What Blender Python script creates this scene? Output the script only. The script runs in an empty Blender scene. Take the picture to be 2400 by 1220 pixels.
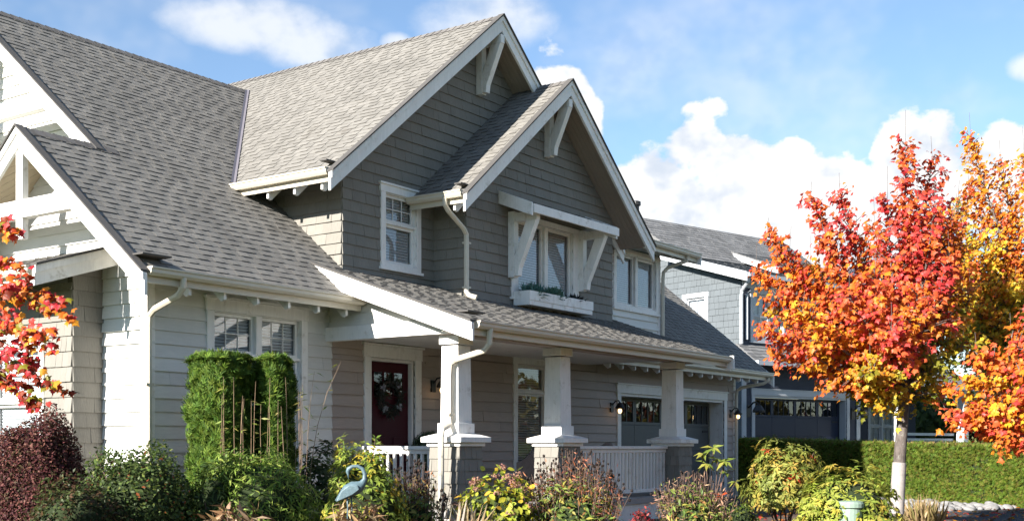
import bpy, math, random
import numpy as np
from mathutils import Vector, Matrix
rnd = random.Random(7)
rng = np.random.default_rng(7)
scene = bpy.context.scene
COL = scene.collection
R = math.radians

# ------------------------------------------------------------ camera
AZ = R(35.0)                       # heading of the view, from +X (along the house front) towards +Y
FW = Vector((math.cos(AZ), math.sin(AZ), 0)); RT = Vector((math.sin(AZ), -math.cos(AZ), 0))
EYE = 1.6; FPX = 2810.0
cam = bpy.data.cameras.new('camera'); camo = bpy.data.objects.new('camera', cam); COL.objects.link(camo)
camo.location = (0, 0, EYE); camo.rotation_euler = (R(90), 0, AZ - R(90))
cam.sensor_width = 36; cam.lens = 36 * FPX / 2400; cam.shift_y = (1045 - 610) / 2400
cam.clip_start = 0.1; cam.clip_end = 3000
scene.camera = camo
cy = scene.cycles; cy.max_bounces = 6; cy.diffuse_bounces = 3; cy.glossy_bounces = 3; cy.transmission_bounces = 3; cy.transparent_max_bounces = 6; cy.caustics_reflective = False; cy.caustics_refractive = False
# ------------------------------------------------------------ sky, clouds, sun
SUN_A, SUN_E = R(8.5), R(24.5)
sdir = Vector((-math.cos(SUN_A) * math.cos(SUN_E), math.sin(SUN_A) * math.cos(SUN_E), math.sin(SUN_E)))   # towards the sun
sun = bpy.data.lights.new('sun', 'SUN'); suno = bpy.data.objects.new('sun', sun); COL.objects.link(suno)
sun.energy = 5.0; sun.angle = R(0.5); sun.color = (1.0, 0.945, 0.87)
suno.rotation_euler = (-sdir).to_track_quat('-Z', 'Y').to_euler(); suno.location = (-20, 4, 25)
scene.view_settings.view_transform = 'Standard'; scene.view_settings.look = 'None'
scene.view_settings.gamma = 1; scene.view_settings.exposure = 1.60; scene.view_settings.use_curve_mapping = False

class NT:                                                   # tiny node-tree helper
    def __init__(s, tree): s.t = tree; tree.nodes.clear()
    def n(s, typ, **kw):
        nd = s.t.nodes.new(typ)
        for k, v in kw.items():
            if k.startswith('i_'):
                k = k[2:]; key = int(k) if k.isdigit() else k.replace('_', ' ')
                if hasattr(v, 'is_linked') : s.t.links.new(v, nd.inputs[key])
                else: nd.inputs[key].default_value = v
            else: setattr(nd, k, v)
        return nd
    def m(s, op, a, b=None, c=None, clamp=False):
        nd = s.t.nodes.new('ShaderNodeMath'); nd.operation = op; nd.use_clamp = clamp
        for i, v in enumerate((a, b, c)):
            if v is None: continue
            if hasattr(v, 'is_linked'): s.t.links.new(v, nd.inputs[i])
            else: nd.inputs[i].default_value = v
        return nd.outputs[0]
    def ramp(s, v, a, b, lo=0.0, hi=1.0, smooth=True):
        nd = s.t.nodes.new('ShaderNodeMapRange'); nd.interpolation_type = 'SMOOTHSTEP' if smooth else 'LINEAR'
        s.t.links.new(v, nd.inputs[0])
        for i, x in enumerate((a, b, lo, hi)): nd.inputs[i + 1].default_value = x
        return nd.outputs[0]
    def mix(s, f, a, b, typ='MIX'):
        nd = s.t.nodes.new('ShaderNodeMix'); nd.data_type = 'RGBA'; nd.blend_type = typ
        for i, v in ((0, f), (6, a), (7, b)):
            if hasattr(v, 'is_linked'): s.t.links.new(v, nd.inputs[i])
            else: nd.inputs[i].default_value = v if i == 0 else (*v, 1)[:4]
        return nd.outputs[2]
    def link(s, a, b): s.t.links.new(a, b)

world = bpy.data.worlds.new('World'); scene.world = world; world.use_nodes = True
w = NT(world.node_tree)
sky = w.n('ShaderNodeTexSky', sky_type='NISHITA', sun_disc=False, sun_elevation=SUN_E,
          sun_rotation=math.atan2(sdir.x, sdir.y), altitude=50, air_density=1.0, dust_density=0.0, ozone_density=3.0)
tc = w.n('ShaderNodeTexCoord'); sep = w.n('ShaderNodeSeparateXYZ'); w.link(tc.outputs['Generated'], sep.inputs[0])
az = w.m('ARCTAN2', sep.outputs[1], sep.outputs[0]); el = w.m('ARCSINE', sep.outputs[2])
def skyaz(u): return AZ - math.atan((u - 1200) / FPX)
def skyel(u, v): return math.atan((1045 - v) / FPX * math.cos(math.atan((u - 1200) / FPX)))
CLOUDS = [  # heaps of cumulus: centre (u, v), half sizes in pixels of a 2400 wide picture, converted to bearings
    (1690, 480, 235, 215), (1560, 420, 110, 130), (1930, 520, 170, 150), (2170, 400, 120, 165), (2330, 430, 130, 130), (1830, 640, 520, 150),
    (1460, 520, 170, 170), (1330, 270, 110, 175), (2420, 155, 50, 30), (730, 105, 150, 62), (600, 60, 190, 60), (1130, 40, 170, 75), (930, 100, 40, 22), (330, 150, 26, 10)]
blob = soft = None
for (u, v, ru, rv) in CLOUDS:
    a0, e0 = skyaz(u), skyel(u, v); ra, re = ru / FPX, rv / FPX
    dx = w.m('DIVIDE', w.m('SUBTRACT', az, a0), ra); dy = w.m('DIVIDE', w.m('SUBTRACT', el, e0), re)
    b = w.m('SUBTRACT', 1.0, w.m('ADD', w.m('MULTIPLY', dx, dx), w.m('MULTIPLY', dy, dy)))
    if rv < 110: soft = b if soft is None else w.m('MAXIMUM', soft, b)
    else: blob = b if blob is None else w.m('MAXIMUM', blob, b)
cmap = w.n('ShaderNodeMapping'); w.link(tc.outputs['Generated'], cmap.inputs[0]); cmap.inputs['Scale'].default_value = (1, 1, 1.35)
n1 = w.n('ShaderNodeTexNoise', i_Vector=cmap.outputs[0], i_Scale=15.0, i_Detail=6.0, i_Roughness=0.58)
n2 = w.n('ShaderNodeTexNoise', i_Vector=cmap.outputs[0], i_Scale=3.2, i_Detail=2.0, i_Roughness=0.55)
n3 = w.n('ShaderNodeTexNoise', i_Vector=cmap.outputs[0], i_Scale=6.0, i_Detail=4.0, i_Roughness=0.62)
n4 = w.n('ShaderNodeTexNoise', i_Vector=cmap.outputs[0], i_Scale=38.0, i_Detail=2.0, i_Roughness=0.6)
vor = w.n('ShaderNodeTexVoronoi', feature='SMOOTH_F1', i_Vector=cmap.outputs[0], i_Scale=26.0, i_Smoothness=0.35)
fl = w.m('ADD', w.m('ADD', blob, w.m('MULTIPLY', w.m('SUBTRACT', n1.outputs[0], 0.5), 2.3)), w.m('MULTIPLY', w.m('SUBTRACT', 0.42, vor.outputs[0]), 1.0))
dens = w.ramp(fl, 0.02, 0.30)
fs = w.m('ADD', soft, w.m('ADD', w.m('MULTIPLY', w.m('SUBTRACT', n1.outputs[0], 0.5), 2.2), w.m('MULTIPLY', w.m('SUBTRACT', n3.outputs[0], 0.5), 1.6)))
dens = w.m('MAXIMUM', dens, w.m('MULTIPLY', w.ramp(fs, -0.45, 1.1), 0.72))
veil = w.m('ADD', w.m('MULTIPLY', w.ramp(n3.outputs[0], 0.46, 0.74), 0.34), 0.02)
hazeh = w.m('MULTIPLY', w.ramp(el, 0.30, -0.02), 0.10)
far = w.ramp(n2.outputs[0], 0.66, 0.76)                     # the same broken cumulus over the rest of the sky
infr = w.ramp(w.m('ABSOLUTE', w.m('SUBTRACT', az, AZ)), 0.42, 0.55)
far = w.m('MULTIPLY', far, infr)
cov = w.m('MINIMUM', w.m('MAXIMUM', w.m('MAXIMUM', dens, far), w.m('ADD', veil, hazeh)), 1.0)
shade = w.m('ADD', w.m('MULTIPLY', n4.outputs[0], 0.5), w.m('MULTIPLY', n1.outputs[0], 0.7))
ccol = w.mix(w.ramp(shade, 0.40, 0.66), (0.66, 0.73, 0.84), (1.0, 1.0, 1.0))
SKYSTR = 0.068
bg1 = w.n('ShaderNodeBackground', i_Color=sky.outputs[0], i_Strength=SKYSTR)
bg2 = w.n('ShaderNodeBackground', i_Color=ccol, i_Strength=0.37)
mx = w.n('ShaderNodeMixShader', i_Fac=cov); w.link(bg1.outputs[0], mx.inputs[1]); w.link(bg2.outputs[0], mx.inputs[2])
out = w.n('ShaderNodeOutputWorld'); w.link(mx.outputs[0], out.inputs[0])

# ------------------------------------------------------------ materials
MATS = {}
def mk(name, col, rough=0.7, var=0.12, vs=3.0, fine=0.06, fs=60.0, bump=0.0, bs=80.0, spec=0.3, attr=False, stretch=None, dirt=None, grooves=None):
    m = bpy.data.materials.new(name); m.use_nodes = True; t = NT(m.node_tree)
    p = t.n('ShaderNodeBsdfPrincipled'); o = t.n('ShaderNodeOutputMaterial'); t.link(p.outputs[0], o.inputs[0])
    geo = t.n('ShaderNodeNewGeometry'); vec = geo.outputs['Position']
    if stretch:
        mp = t.n('ShaderNodeMapping'); t.link(vec, mp.inputs[0]); mp.inputs['Scale'].default_value = stretch; vec2 = mp.outputs[0]
    else: vec2 = vec
    a = t.n('ShaderNodeTexNoise', i_Vector=vec, i_Scale=vs, i_Detail=5.0, i_Roughness=0.6)
    b = t.n('ShaderNodeTexNoise', i_Vector=vec2, i_Scale=fs, i_Detail=3.0, i_Roughness=0.6)
    f = t.m('ADD', t.ramp(a.outputs[0], 0.25, 0.75, 1 - var, 1 + var, False), t.ramp(b.outputs[0], 0.25, 0.75, -fine, fine, False))
    if attr:
        at = t.n('ShaderNodeAttribute', attribute_name='tone'); f = t.m('MULTIPLY', f, at.outputs['Fac'])
    c = t.mix(1.0, col, (1, 1, 1), 'MULTIPLY')
    vm = t.n('ShaderNodeVectorMath', operation='SCALE'); t.link(c, vm.inputs[0]); t.link(f, vm.inputs['Scale'])
    cc = vm.outputs[0]
    if dirt:
        dn = t.n('ShaderNodeTexNoise', i_Vector=vec, i_Scale=dirt[1], i_Detail=6.0, i_Roughness=0.7)
        cc = t.mix(t.ramp(dn.outputs[0], dirt[2], dirt[2] + 0.2), cc, dirt[0])
    t.link(cc, p.inputs['Base Color']); p.inputs['Roughness'].default_value = rough
    p.inputs['Specular IOR Level'].default_value = spec
    h = None
    if bump:
        h = b.outputs[0]; amt = bump
    if grooves:                                         # (direction vector, spacing, depth) narrow V joints of beadboard too fine to pick apart
        dv, sp = grooves
        dt = t.n('ShaderNodeVectorMath', operation='DOT_PRODUCT'); t.link(vec, dt.inputs[0]); dt.inputs[1].default_value = dv
        fr = t.m('FRACT', t.m('DIVIDE', dt.outputs['Value'], sp)); h = t.ramp(t.m('ABSOLUTE', t.m('SUBTRACT', fr, 0.5)), 0.0, 0.14); amt = 0.9
    if h is not None:
        bp = t.n('ShaderNodeBump', i_Height=h, i_Strength=amt, i_Distance=0.01); t.link(bp.outputs[0], p.inputs['Normal'])
    MATS[name] = m; return m
def mk_leaf(name, trans=0.35, rough=0.5, spec=0.25):
    m = bpy.data.materials.new(name); m.use_nodes = True; t = NT(m.node_tree)
    at = t.n('ShaderNodeAttribute', attribute_name='col')
    geo = t.n('ShaderNodeNewGeometry'); nz = t.n('ShaderNodeTexNoise', i_Vector=geo.outputs['Position'], i_Scale=45.0, i_Detail=2.0)
    c = t.mix(t.ramp(nz.outputs[0], 0.3, 0.7, 0, 0.35), at.outputs['Color'], (0.5, 0.45, 0.35), 'MULTIPLY')
    p = t.n('ShaderNodeBsdfPrincipled', i_Base_Color=c, i_Roughness=rough); p.inputs['Specular IOR Level'].default_value = spec
    tr = t.n('ShaderNodeBsdfTranslucent', i_Color=c); ms = t.n('ShaderNodeMixShader', i_Fac=trans)
    t.link(p.outputs[0], ms.inputs[1]); t.link(tr.outputs[0], ms.inputs[2])
    o = t.n('ShaderNodeOutputMaterial'); t.link(ms.outputs[0], o.inputs[0]); MATS[name] = m
def mk_glass(name, tint=(0.9, 0.93, 0.95)):
    m = bpy.data.materials.new(name); m.use_nodes = True; t = NT(m.node_tree)
    fr = t.n('ShaderNodeFresnel', i_IOR=1.55); g = t.n('ShaderNodeBsdfGlossy', i_Roughness=0.015); g.inputs[0].default_value = (0.95, 0.97, 1, 1)
    tr = t.n('ShaderNodeBsdfTransparent'); tr.inputs[0].default_value = (*tint, 1)
    geo = t.n('ShaderNodeNewGeometry'); nz = t.n('ShaderNodeTexNoise', i_Vector=geo.outputs['Position'], i_Scale=1.6, i_Detail=1.0)
    bp = t.n('ShaderNodeBump', i_Height=nz.outputs[0], i_Strength=0.25, i_Distance=0.02); t.link(bp.outputs[0], g.inputs['Normal'])
    ms = t.n('ShaderNodeMixShader', i_Fac=t.m('ADD', fr.outputs[0], 0.03, clamp=True)); t.link(tr.outputs[0], ms.inputs[1]); t.link(g.outputs[0], ms.inputs[2])
    o = t.n('ShaderNodeOutputMaterial'); t.link(ms.outputs[0], o.inputs[0]); MATS[name] = m
def mk_emit(name, col, st):
    m = bpy.data.materials.new(name); m.use_nodes = True; t = NT(m.node_tree)
    e = t.n('ShaderNodeEmission', i_Strength=st); e.inputs[0].default_value = (*col, 1)
    o = t.n('ShaderNodeOutputMaterial'); t.link(e.outputs[0], o.inputs[0]); MATS[name] = m

mk('trim', (0.79, 0.775, 0.74), 0.55, 0.07, 2.0, 0.06, 30, bump=0.12, stretch=(1, 1, 0.08), dirt=((0.55, 0.52, 0.46), 5.0, 0.54))
mk('gutter', (0.58, 0.53, 0.43), 0.42, 0.06, 2.0, 0.03, 30, spec=0.4, dirt=((0.40, 0.37, 0.30), 5.0, 0.62))
mk('siding', (0.66, 0.655, 0.62), 0.62, 0.06, 1.3, 0.05, 40, bump=0.12, attr=True, stretch=(0.15, 0.15, 1.0))
mk('siding_shaded', (0.39, 0.325, 0.285), 0.62, 0.06, 1.3, 0.05, 40, bump=0.12, attr=True, stretch=(0.15, 0.15, 1.0))  # same cream siding, with porch shade and warm bounce put into its colour
mk('shake', (0.203, 0.191, 0.166), 0.75, 0.08, 1.2, 0.10, 70, bump=0.25, attr=True, stretch=(1.0, 1.0, 0.12))
mk('shake_back', (0.08, 0.073, 0.06), 0.9)
mk('shingle', (0.192, 0.182, 0.164), 0.92, 0.16, 0.9, 0.22, 150, bump=0.5, attr=True, spec=0.15, dirt=((0.115, 0.106, 0.092), 0.9, 0.56))
mk('roof_deck', (0.085, 0.08, 0.075), 0.95, 0.15, 2, 0.15, 90, bump=0.4)
mk('ridge_cap', (0.14, 0.13, 0.12), 0.92, 0.15, 3, 0.2, 120, bump=0.4, attr=True)
mk('soffit', (0.33, 0.27, 0.22), 0.7, 0.06, 2, 0.04, 40, grooves=((0.0, 1.0, 0.0), 0.09))
mk('soffit_side', (0.50, 0.42, 0.30), 0.7, 0.06, 2, 0.04, 40, grooves=((0.62, 0.62, 0.0), 0.09))
mk('metal_flash', (0.13, 0.12, 0.135), 0.5, 0.08, 3, 0.03, 30, spec=0.6)
mk('blind', (0.80, 0.83, 0.86), 0.5, 0.04, 3, 0.02, 20)
mk('dark_room', (0.012, 0.013, 0.015), 0.9, 0.05)  # near black: darkness of the unlit rooms put into the colour
mk('door', (0.050, 0.004, 0.010), 0.5, 0.12, 4, 0.05, 30, spec=0.2)
mk('garage_panel', (0.105, 0.105, 0.10), 0.5, 0.06, 2, 0.04, 40, bump=0.1)
mk('garage_navy', (0.014, 0.020, 0.042), 0.45, 0.06, 2, 0.04, 40)
mk('black_metal', (0.015, 0.014, 0.013), 0.45, 0.1, 6, 0.05, 60, spec=0.5)
mk('concrete', (0.42, 0.41, 0.39), 0.85, 0.15, 2.5, 0.10, 60, bump=0.3)
mk('porch_deck', (0.30, 0.29, 0.28), 0.7, 0.12, 2, 0.06, 40)
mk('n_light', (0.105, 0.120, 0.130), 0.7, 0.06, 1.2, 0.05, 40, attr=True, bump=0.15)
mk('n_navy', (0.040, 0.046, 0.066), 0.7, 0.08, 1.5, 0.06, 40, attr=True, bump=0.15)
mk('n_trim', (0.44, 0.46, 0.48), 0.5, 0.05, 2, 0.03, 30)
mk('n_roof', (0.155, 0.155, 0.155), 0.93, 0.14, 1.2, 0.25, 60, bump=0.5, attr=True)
mk('bark', (0.105, 0.088, 0.078), 0.9, 0.35, 6, 0.35, 30, bump=1.0, stretch=(1, 1, 0.35), dirt=((0.25, 0.245, 0.215), 11.0, 0.55))
mk('twig', (0.10, 0.065, 0.05), 0.85, 0.2, 6, 0.1, 50)
mk('cane', (0.24, 0.16, 0.10), 0.7, 0.3, 9, 0.15, 30)
mk('trunk_wrap', (0.30, 0.275, 0.255), 0.85, 0.25, 9, 0.12, 50, bump=0.3)
mk('verdigris', (0.085, 0.135, 0.155), 0.45, 0.35, 16, 0.15, 80, bump=0.3, spec=0.5, dirt=((0.07, 0.10, 0.11), 14.0, 0.55))
mk('wicker', (0.22, 0.19, 0.18), 0.75, 0.15, 8, 0.2, 90, bump=0.6)
mk('cushion', (0.55, 0.50, 0.48), 0.9, 0.06, 4, 0.05, 60)
mk('pot', (0.33, 0.32, 0.31), 0.6, 0.12, 6, 0.08, 40)
mk('pedestal', (0.20, 0.27, 0.215), 0.6, 0.14, 6, 0.10, 40, dirt=((0.16, 0.17, 0.12), 9.0, 0.55))
mk('asphalt', (0.050, 0.050, 0.054), 0.9, 0.2, 0.8, 0.3, 120, bump=0.6)
mk('mulch', (0.085, 0.058, 0.040), 0.95, 0.35, 2.0, 0.5, 45, bump=1.0, dirt=((0.16, 0.125, 0.085), 9.0, 0.52))
mk('lawn', (0.055, 0.085, 0.022), 0.95, 0.3, 0.6, 0.4, 40, bump=1.0)
mk('paving', (0.36, 0.34, 0.32), 0.9, 0.15, 1.2, 0.12, 50, bump=0.4)
mk('rock', (0.23, 0.225, 0.22), 0.8, 0.28, 6, 0.12, 40, bump=0.4, dirt=((0.10, 0.09, 0.085), 7.0, 0.52))
mk('core', (0.020, 0.030, 0.010), 1.0, 0.3, 8, 0.3, 40)  # solid dark fill blocking the view through, inner shade put into its colour
mk('core_red', (0.030, 0.012, 0.012), 1.0, 0.3, 8, 0.3, 40)  # same solid fill in reddish brown, inner shade put into its colour
mk('seed', (0.022, 0.015, 0.012), 0.9)
mk('wreath_white', (0.55, 0.56, 0.58), 0.6)
mk('outlet', (0.55, 0.56, 0.58), 0.5)
mk_leaf('leaf', 0.38); mk_leaf('leaf_maple', 0.45, 0.45, 0.3); mk_leaf('leaf_thin', 0.25, 0.6, 0.15)
mk_glass('glass'); mk_glass('glass_dark', (0.35, 0.38, 0.40)); mk_emit('bulb', (1.0, 0.62, 0.25), 1.6)

# ------------------------------------------------------------ mesh helpers
WLOC = {}
def link(o, parent=None):
    COL.objects.link(o)
    if parent is not None:
        o.parent = parent; L = WLOC.get(parent.name, Vector((0, 0, 0)))
        o.matrix_parent_inverse = Matrix.Translation(-L)
    return o
def empty(name, loc, label, cat, group=None):
    o = bpy.data.objects.new(name, None); COL.objects.link(o); o.location = loc; o.empty_display_size = 0.3
    WLOC[o.name] = Vector(loc); tag(o, label, cat, group); return o
def tag(o, label=None, cat=None, group=None, kind=None):
    if label: o['label'] = label
    if cat: o['category'] = cat
    if group: o['group'] = group
    if kind: o['kind'] = kind
    return o
class FR:                                                   # a frame: s, t in the surface, n out of it
    def __init__(s, o, S, T):
        s.o = Vector(o); s.S = Vector(S).normalized(); s.T = Vector(T).normalized(); s.N = s.S.cross(s.T)
    def __call__(s, a, b, c=0.0): return s.o + s.S * a + s.T * b + s.N * c
WORLD = FR((0, 0, 0), (1, 0, 0), (0, 1, 0))
class MB:
    def __init__(s): s.v = []; s.f = []; s.tone = []
    def poly(s, pts, tone=1.0):
        i = len(s.v); s.v += [tuple(p) for p in pts]; s.f.append(tuple(range(i, i + len(pts)))); s.tone.append(tone)
    def prism(s, fr, pts, n0, n1, tone=1.0, n1top=None, back=True, edge=1.0):
        """outline pts (s,t) CCW seen from +n, from n0 up to n1"""
        A = sum(pts[i][0] * pts[(i + 1) % len(pts)][1] - pts[(i + 1) % len(pts)][0] * pts[i][1] for i in range(len(pts)))
        if A < 0: pts = pts[::-1]
        k = len(pts); i = len(s.v)
        if n1top is None: top = [n1] * k
        else:
            t0 = min(p[1] for p in pts); t1 = max(p[1] for p in pts); top = [n1 + (n1top - n1) * ((p[1] - t0) / max(1e-6, t1 - t0)) for p in pts]
        s.v += [tuple(fr(p[0], p[1], n0)) for p in pts] + [tuple(fr(p[0], p[1], top[j])) for j, p in enumerate(pts)]
        fs = [tuple(i + k + j for j in range(k))]
        if back: fs.append(tuple(i + k - 1 - j for j in range(k)))
        for j in range(k): fs.append((i + j, i + (j + 1) % k, i + k + (j + 1) % k, i + k + j))
        s.f += fs; s.tone += [tone] * (len(fs) - k) + [tone * edge] * k
    def box(s, fr, s0, s1, t0, t1, n0, n1, tone=1.0): s.prism(fr, [(s0, t0), (s1, t0), (s1, t1), (s0, t1)], n0, n1, tone)
    def wbox(s, x0, x1, y0, y1, z0, z1): s.box(WORLD, x0, x1, y0, y1, z0, z1)
    def tube(s, path, rad, sides=8, cap=True, sq=1.0):
        path = [Vector(p) for p in path]; n = len(path)
        if not hasattr(rad, '__len__'): rad = [rad] * n
        base = len(s.v); prev = None
        for i, p in enumerate(path):
            d = (path[min(n - 1, i + 1)] - path[max(0, i - 1)]).normalized()
            ref = Vector((0, 0, 1)) if abs(d.z) < 0.95 else Vector((1, 0, 0))
            if prev is None: a = d.cross(ref).normalized()
            else: a = (prev - d * prev.dot(d)).normalized()
            prev = a; b = d.cross(a)
            for k in range(sides):
                th = 2 * math.pi * (k + 0.5) / sides; s.v.append(tuple(p + (a * math.cos(th) + b * math.sin(th)) * rad[i]))
        nf = 0
        for i in range(n - 1):
            for k in range(sides):
                k2 = (k + 1) % sides; s.f.append((base + i * sides + k, base + i * sides + k2, base + (i + 1) * sides + k2, base + (i + 1) * sides + k)); nf += 1
        if cap and sides > 2:
            s.f.append(tuple(base + sides - 1 - k for k in range(sides))); s.f.append(tuple(base + (n - 1) * sides + k for k in range(sides))); nf += 2
        s.tone += [1.0] * nf
    def lathe(s, c, prof, seg=16, ax=None):
        c = Vector(c); base = len(s.v); nf = 0
        for (r, z) in prof:
            for k in range(seg):
                th = 2 * math.pi * k / seg; s.v.append((c.x + r * math.cos(th), c.y + r * math.sin(th), c.z + z))
        for i in range(len(prof) - 1):
            for k in range(seg):
                k2 = (k + 1) % seg; s.f.append((base + i * seg + k, base + i * seg + k2, base + (i + 1) * seg + k2, base + (i + 1) * seg + k)); nf += 1
        s.f.append(tuple(base + seg - 1 - k for k in range(seg))); s.f.append(tuple(base + (len(prof) - 1) * seg + k for k in range(seg))); nf += 2
        s.tone += [1.0] * nf
    def build(s, name, mat, parent=None, smooth=False, bevel=0.0):
        me = bpy.data.meshes.new(name); me.from_pydata(s.v, [], s.f)
        at = me.attributes.new('tone', 'FLOAT', 'FACE'); at.data.foreach_set('value', s.tone)
        if smooth: me.polygons.foreach_set('use_smooth', [True] * len(s.f))
        me.materials.append(MATS[mat]); me.update()
        o = bpy.data.objects.new(name, me); link(o, parent)
        if bevel:
            b = o.modifiers.new('bevel', 'BEVEL'); b.width = bevel; b.segments = 2; b.limit_method = 'ANGLE'
        return o
def clip(poly, conv):
    """Sutherland-Hodgman: poly against a convex polygon"""
    A = sum(conv[i][0] * conv[(i + 1) % len(conv)][1] - conv[(i + 1) % len(conv)][0] * conv[i][1] for i in range(len(conv)))
    if A < 0: conv = conv[::-1]
    out = poly
    for i in range(len(conv)):
        a, b = conv[i], conv[(i + 1) % len(conv)]; inp = out; out = []
        def side(p): return (b[0] - a[0]) * (p[1] - a[1]) - (b[1] - a[1]) * (p[0] - a[0])
        for j in range(len(inp)):
            p, q = inp[j], inp[(j + 1) % len(inp)]; sp, sq_ = side(p), side(q)
            if sp >= -1e-9: out.append(p)
            if (sp > 1e-9 and sq_ < -1e-9) or (sp < -1e-9 and sq_ > 1e-9):
                t = sp / (sp - sq_); out.append((p[0] + t * (q[0] - p[0]), p[1] + t * (q[1] - p[1])))
        if len(out) < 3: return []
    return out
def parea(p): return abs(sum(p[i][0] * p[(i + 1) % len(p)][1] - p[(i + 1) % len(p)][0] * p[i][1] for i in range(len(p)))) / 2
def minus(rect, holes):
    rs = [rect]
    for (a, b, c, d) in holes:                              # s0,s1,t0,t1
        nx = []
        for (s0, s1, t0, t1) in rs:
            if s1 <= a or s0 >= b or t1 <= c or t0 >= d: nx.append((s0, s1, t0, t1)); continue
            if t0 < c: nx.append((s0, s1, t0, c))
            if t1 > d: nx.append((s0, s1, d, t1))
            m0, m1 = max(t0, c), min(t1, d)
            if s0 < a: nx.append((s0, a, m0, m1))
            if s1 > b: nx.append((b, s1, m0, m1))
        rs = nx
    return rs
def rpoly(r): return [(r[0], r[2]), (r[1], r[2]), (r[1], r[3]), (r[0], r[3])]
POOL = {}                                                   # pieces waiting to become single objects or the rest
CAMP = Vector((0, 0, EYE))
def add_piece(kind, parent, fr, poly, n0, n1, n1t, tone, mat):
    c = fr(sum(p[0] for p in poly) / len(poly), sum(p[1] for p in poly) / len(poly), 0)
    dv = c - CAMP; dist = dv.length; fwd = dv.dot(FW)
    u = 1200 + FPX * dv.dot(RT) / fwd; v = 1045 - FPX * dv.z / fwd
    vis = 0 <= u <= 2400 and 0 <= v <= 1220 and fr.N.dot(dv) < 0
    size = parea(poly) * abs(fr.N.dot(dv)) / dist ** 3 if vis else 0
    POOL.setdefault(kind, []).append((size, parent, fr, poly, n0, n1, n1t, tone, mat))
def courses(kind, parent, fr, conv, holes, exp, wid, mat, thick, lap=0.03, gap=0.004, tv=0.12, t_ref=0.0, lower=0.0, jig=0.0, thin=0.002):
    """shingles, shakes or boards laid in courses inside a convex outline"""
    s0, s1 = min(p[0] for p in conv), max(p[0] for p in conv); t0, t1 = min(p[1] for p in conv), max(p[1] for p in conv)
    k = math.floor((t0 - t_ref) / exp)
    while t_ref + k * exp < t1:
        tb = t_ref + k * exp; s = s0 if wid is None else s0 - rnd.random() * wid[0]
        alt = k % 2
        while s < s1:
            alt = 1 - alt if rnd.random() < .88 else alt
            wd = (s1 - s0) if wid is None else rnd.uniform(*wid)
            r = (s + gap / 2, s + wd - gap / 2, tb - (rnd.random() * jig if jig else 0), tb + exp + lap) if wid else (s0, s1, tb, tb + exp + lap)
            for rr in minus(r, holes):
                pl = clip(rpoly(rr), conv)
                if pl and parea(pl) > 2e-4:
                    f = (rr[2] - r[2]) / (r[3] - r[2]); th = thick * (rnd.uniform(0.8, 1.2) if kind != 'shingle' else (1.0 if alt else 0.5))
                    nb = th + (thin - th) * f
                    add_piece(kind, parent, fr, pl, -0.004, nb, thin, 1 + tv * rnd.uniform(-1, 1), mat)
            s += wd
        k += 1
def flush(kind, name, rest, limit=300):
    ps = sorted(POOL.pop(kind, []), key=lambda p: -p[0]); fields = {}
    for i, (size, parent, fr, poly, n0, n1, n1t, tone, mat) in enumerate(ps):
        if i < limit and size > 0:
            m = MB(); m.prism(fr, poly, n0, n1, tone, n1t, back=False, edge=0.5 if kind == 'shingle' else 1.0); m.build(name, mat, parent)
        else:
            key = (parent.name, mat)
            if key not in fields: fields[key] = (MB(), parent, mat)
            fields[key][0].prism(fr, poly, n0, n1, tone, n1t, back=False, edge=0.5 if kind == 'shingle' else 1.0)
    for m, parent, mat in fields.values(): tag(m.build(rest, mat, parent), kind='stuff')
def backing(name, parent, fr, conv, holes, mat, n=-0.006):
    s0, s1 = min(p[0] for p in conv), max(p[0] for p in conv); t0, t1 = min(p[1] for p in conv), max(p[1] for p in conv)
    m = MB()
    for r in minus((s0, s1, t0, t1), holes):
        pl = clip(rpoly(r), conv)
        if pl and parea(pl) > 1e-4: m.prism(fr, pl, n - 0.10, n)
    return m.build(name, mat, parent)
def at(u, d, z=None, v=None):
    """a point at depth d from the camera in the direction of bearing u"""
    p = FW * d + RT * (d * (u - 1200) / FPX)
    p.z = z if z is not None else (EYE + d * (1045 - v) / FPX if v is not None else ground_z(p.x, p.y)); return p
def ground_z(x, y):
    d = x * FW.x + y * FW.y
    return float(np.interp(d, [-400, -5, 2, 12, 31, 37, 60, 900], [-0.1, 0, 0, 0.28, 0.3, 0.72, 0.8, 0.8]))
# ------------------------------------------------------------ ground
def build_ground():
    ds = [-400, -120, -40, -15, -5, 0, 2, 4, 6, 8, 10, 12, 14, 17, 20, 23, 26, 29, 31, 33, 35, 37, 42, 50, 60, 90, 150, 300, 900]
    rs = [-700, -250, -100, -50, -25, -15, -10, -6, -3, 0, 3, 6, 10, 15, 25, 50, 100, 250, 700]
    m = MB(); ix = {}
    for i, d in enumerate(ds):
        for j, r in enumerate(rs):
            p = FW * d + RT * r; ix[i, j] = len(m.v); m.v.append((p.x, p.y, ground_z(p.x, p.y)))
    for i in range(len(ds) - 1):
        for j in range(len(rs) - 1): m.f.append((ix[i, j], ix[i, j + 1], ix[i + 1, j + 1], ix[i + 1, j])); m.tone.append(1)
    o = m.build('ground', 'lawn', smooth=True); tag(o, kind='structure'); return o
build_ground()
def sheet(name, pts, lift, mat, step=1.0):
    """a sheet on the terrain, its outline given in world x, y; subdivided in strips"""
    m = MB(); xs = np.linspace(min(p[0] for p in pts), max(p[0] for p in pts), 24); ys = np.linspace(min(p[1] for p in pts), max(p[1] for p in pts), 24)
    for i in range(23):
        for j in range(23):
            pl = clip([(xs[i], ys[j]), (xs[i + 1], ys[j]), (xs[i + 1], ys[j + 1]), (xs[i], ys[j + 1])], pts)
            if pl: m.poly([(x, y, ground_z(x, y) + lift) for x, y in pl])
    return tag(m.build(name, mat), kind='structure')
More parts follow.
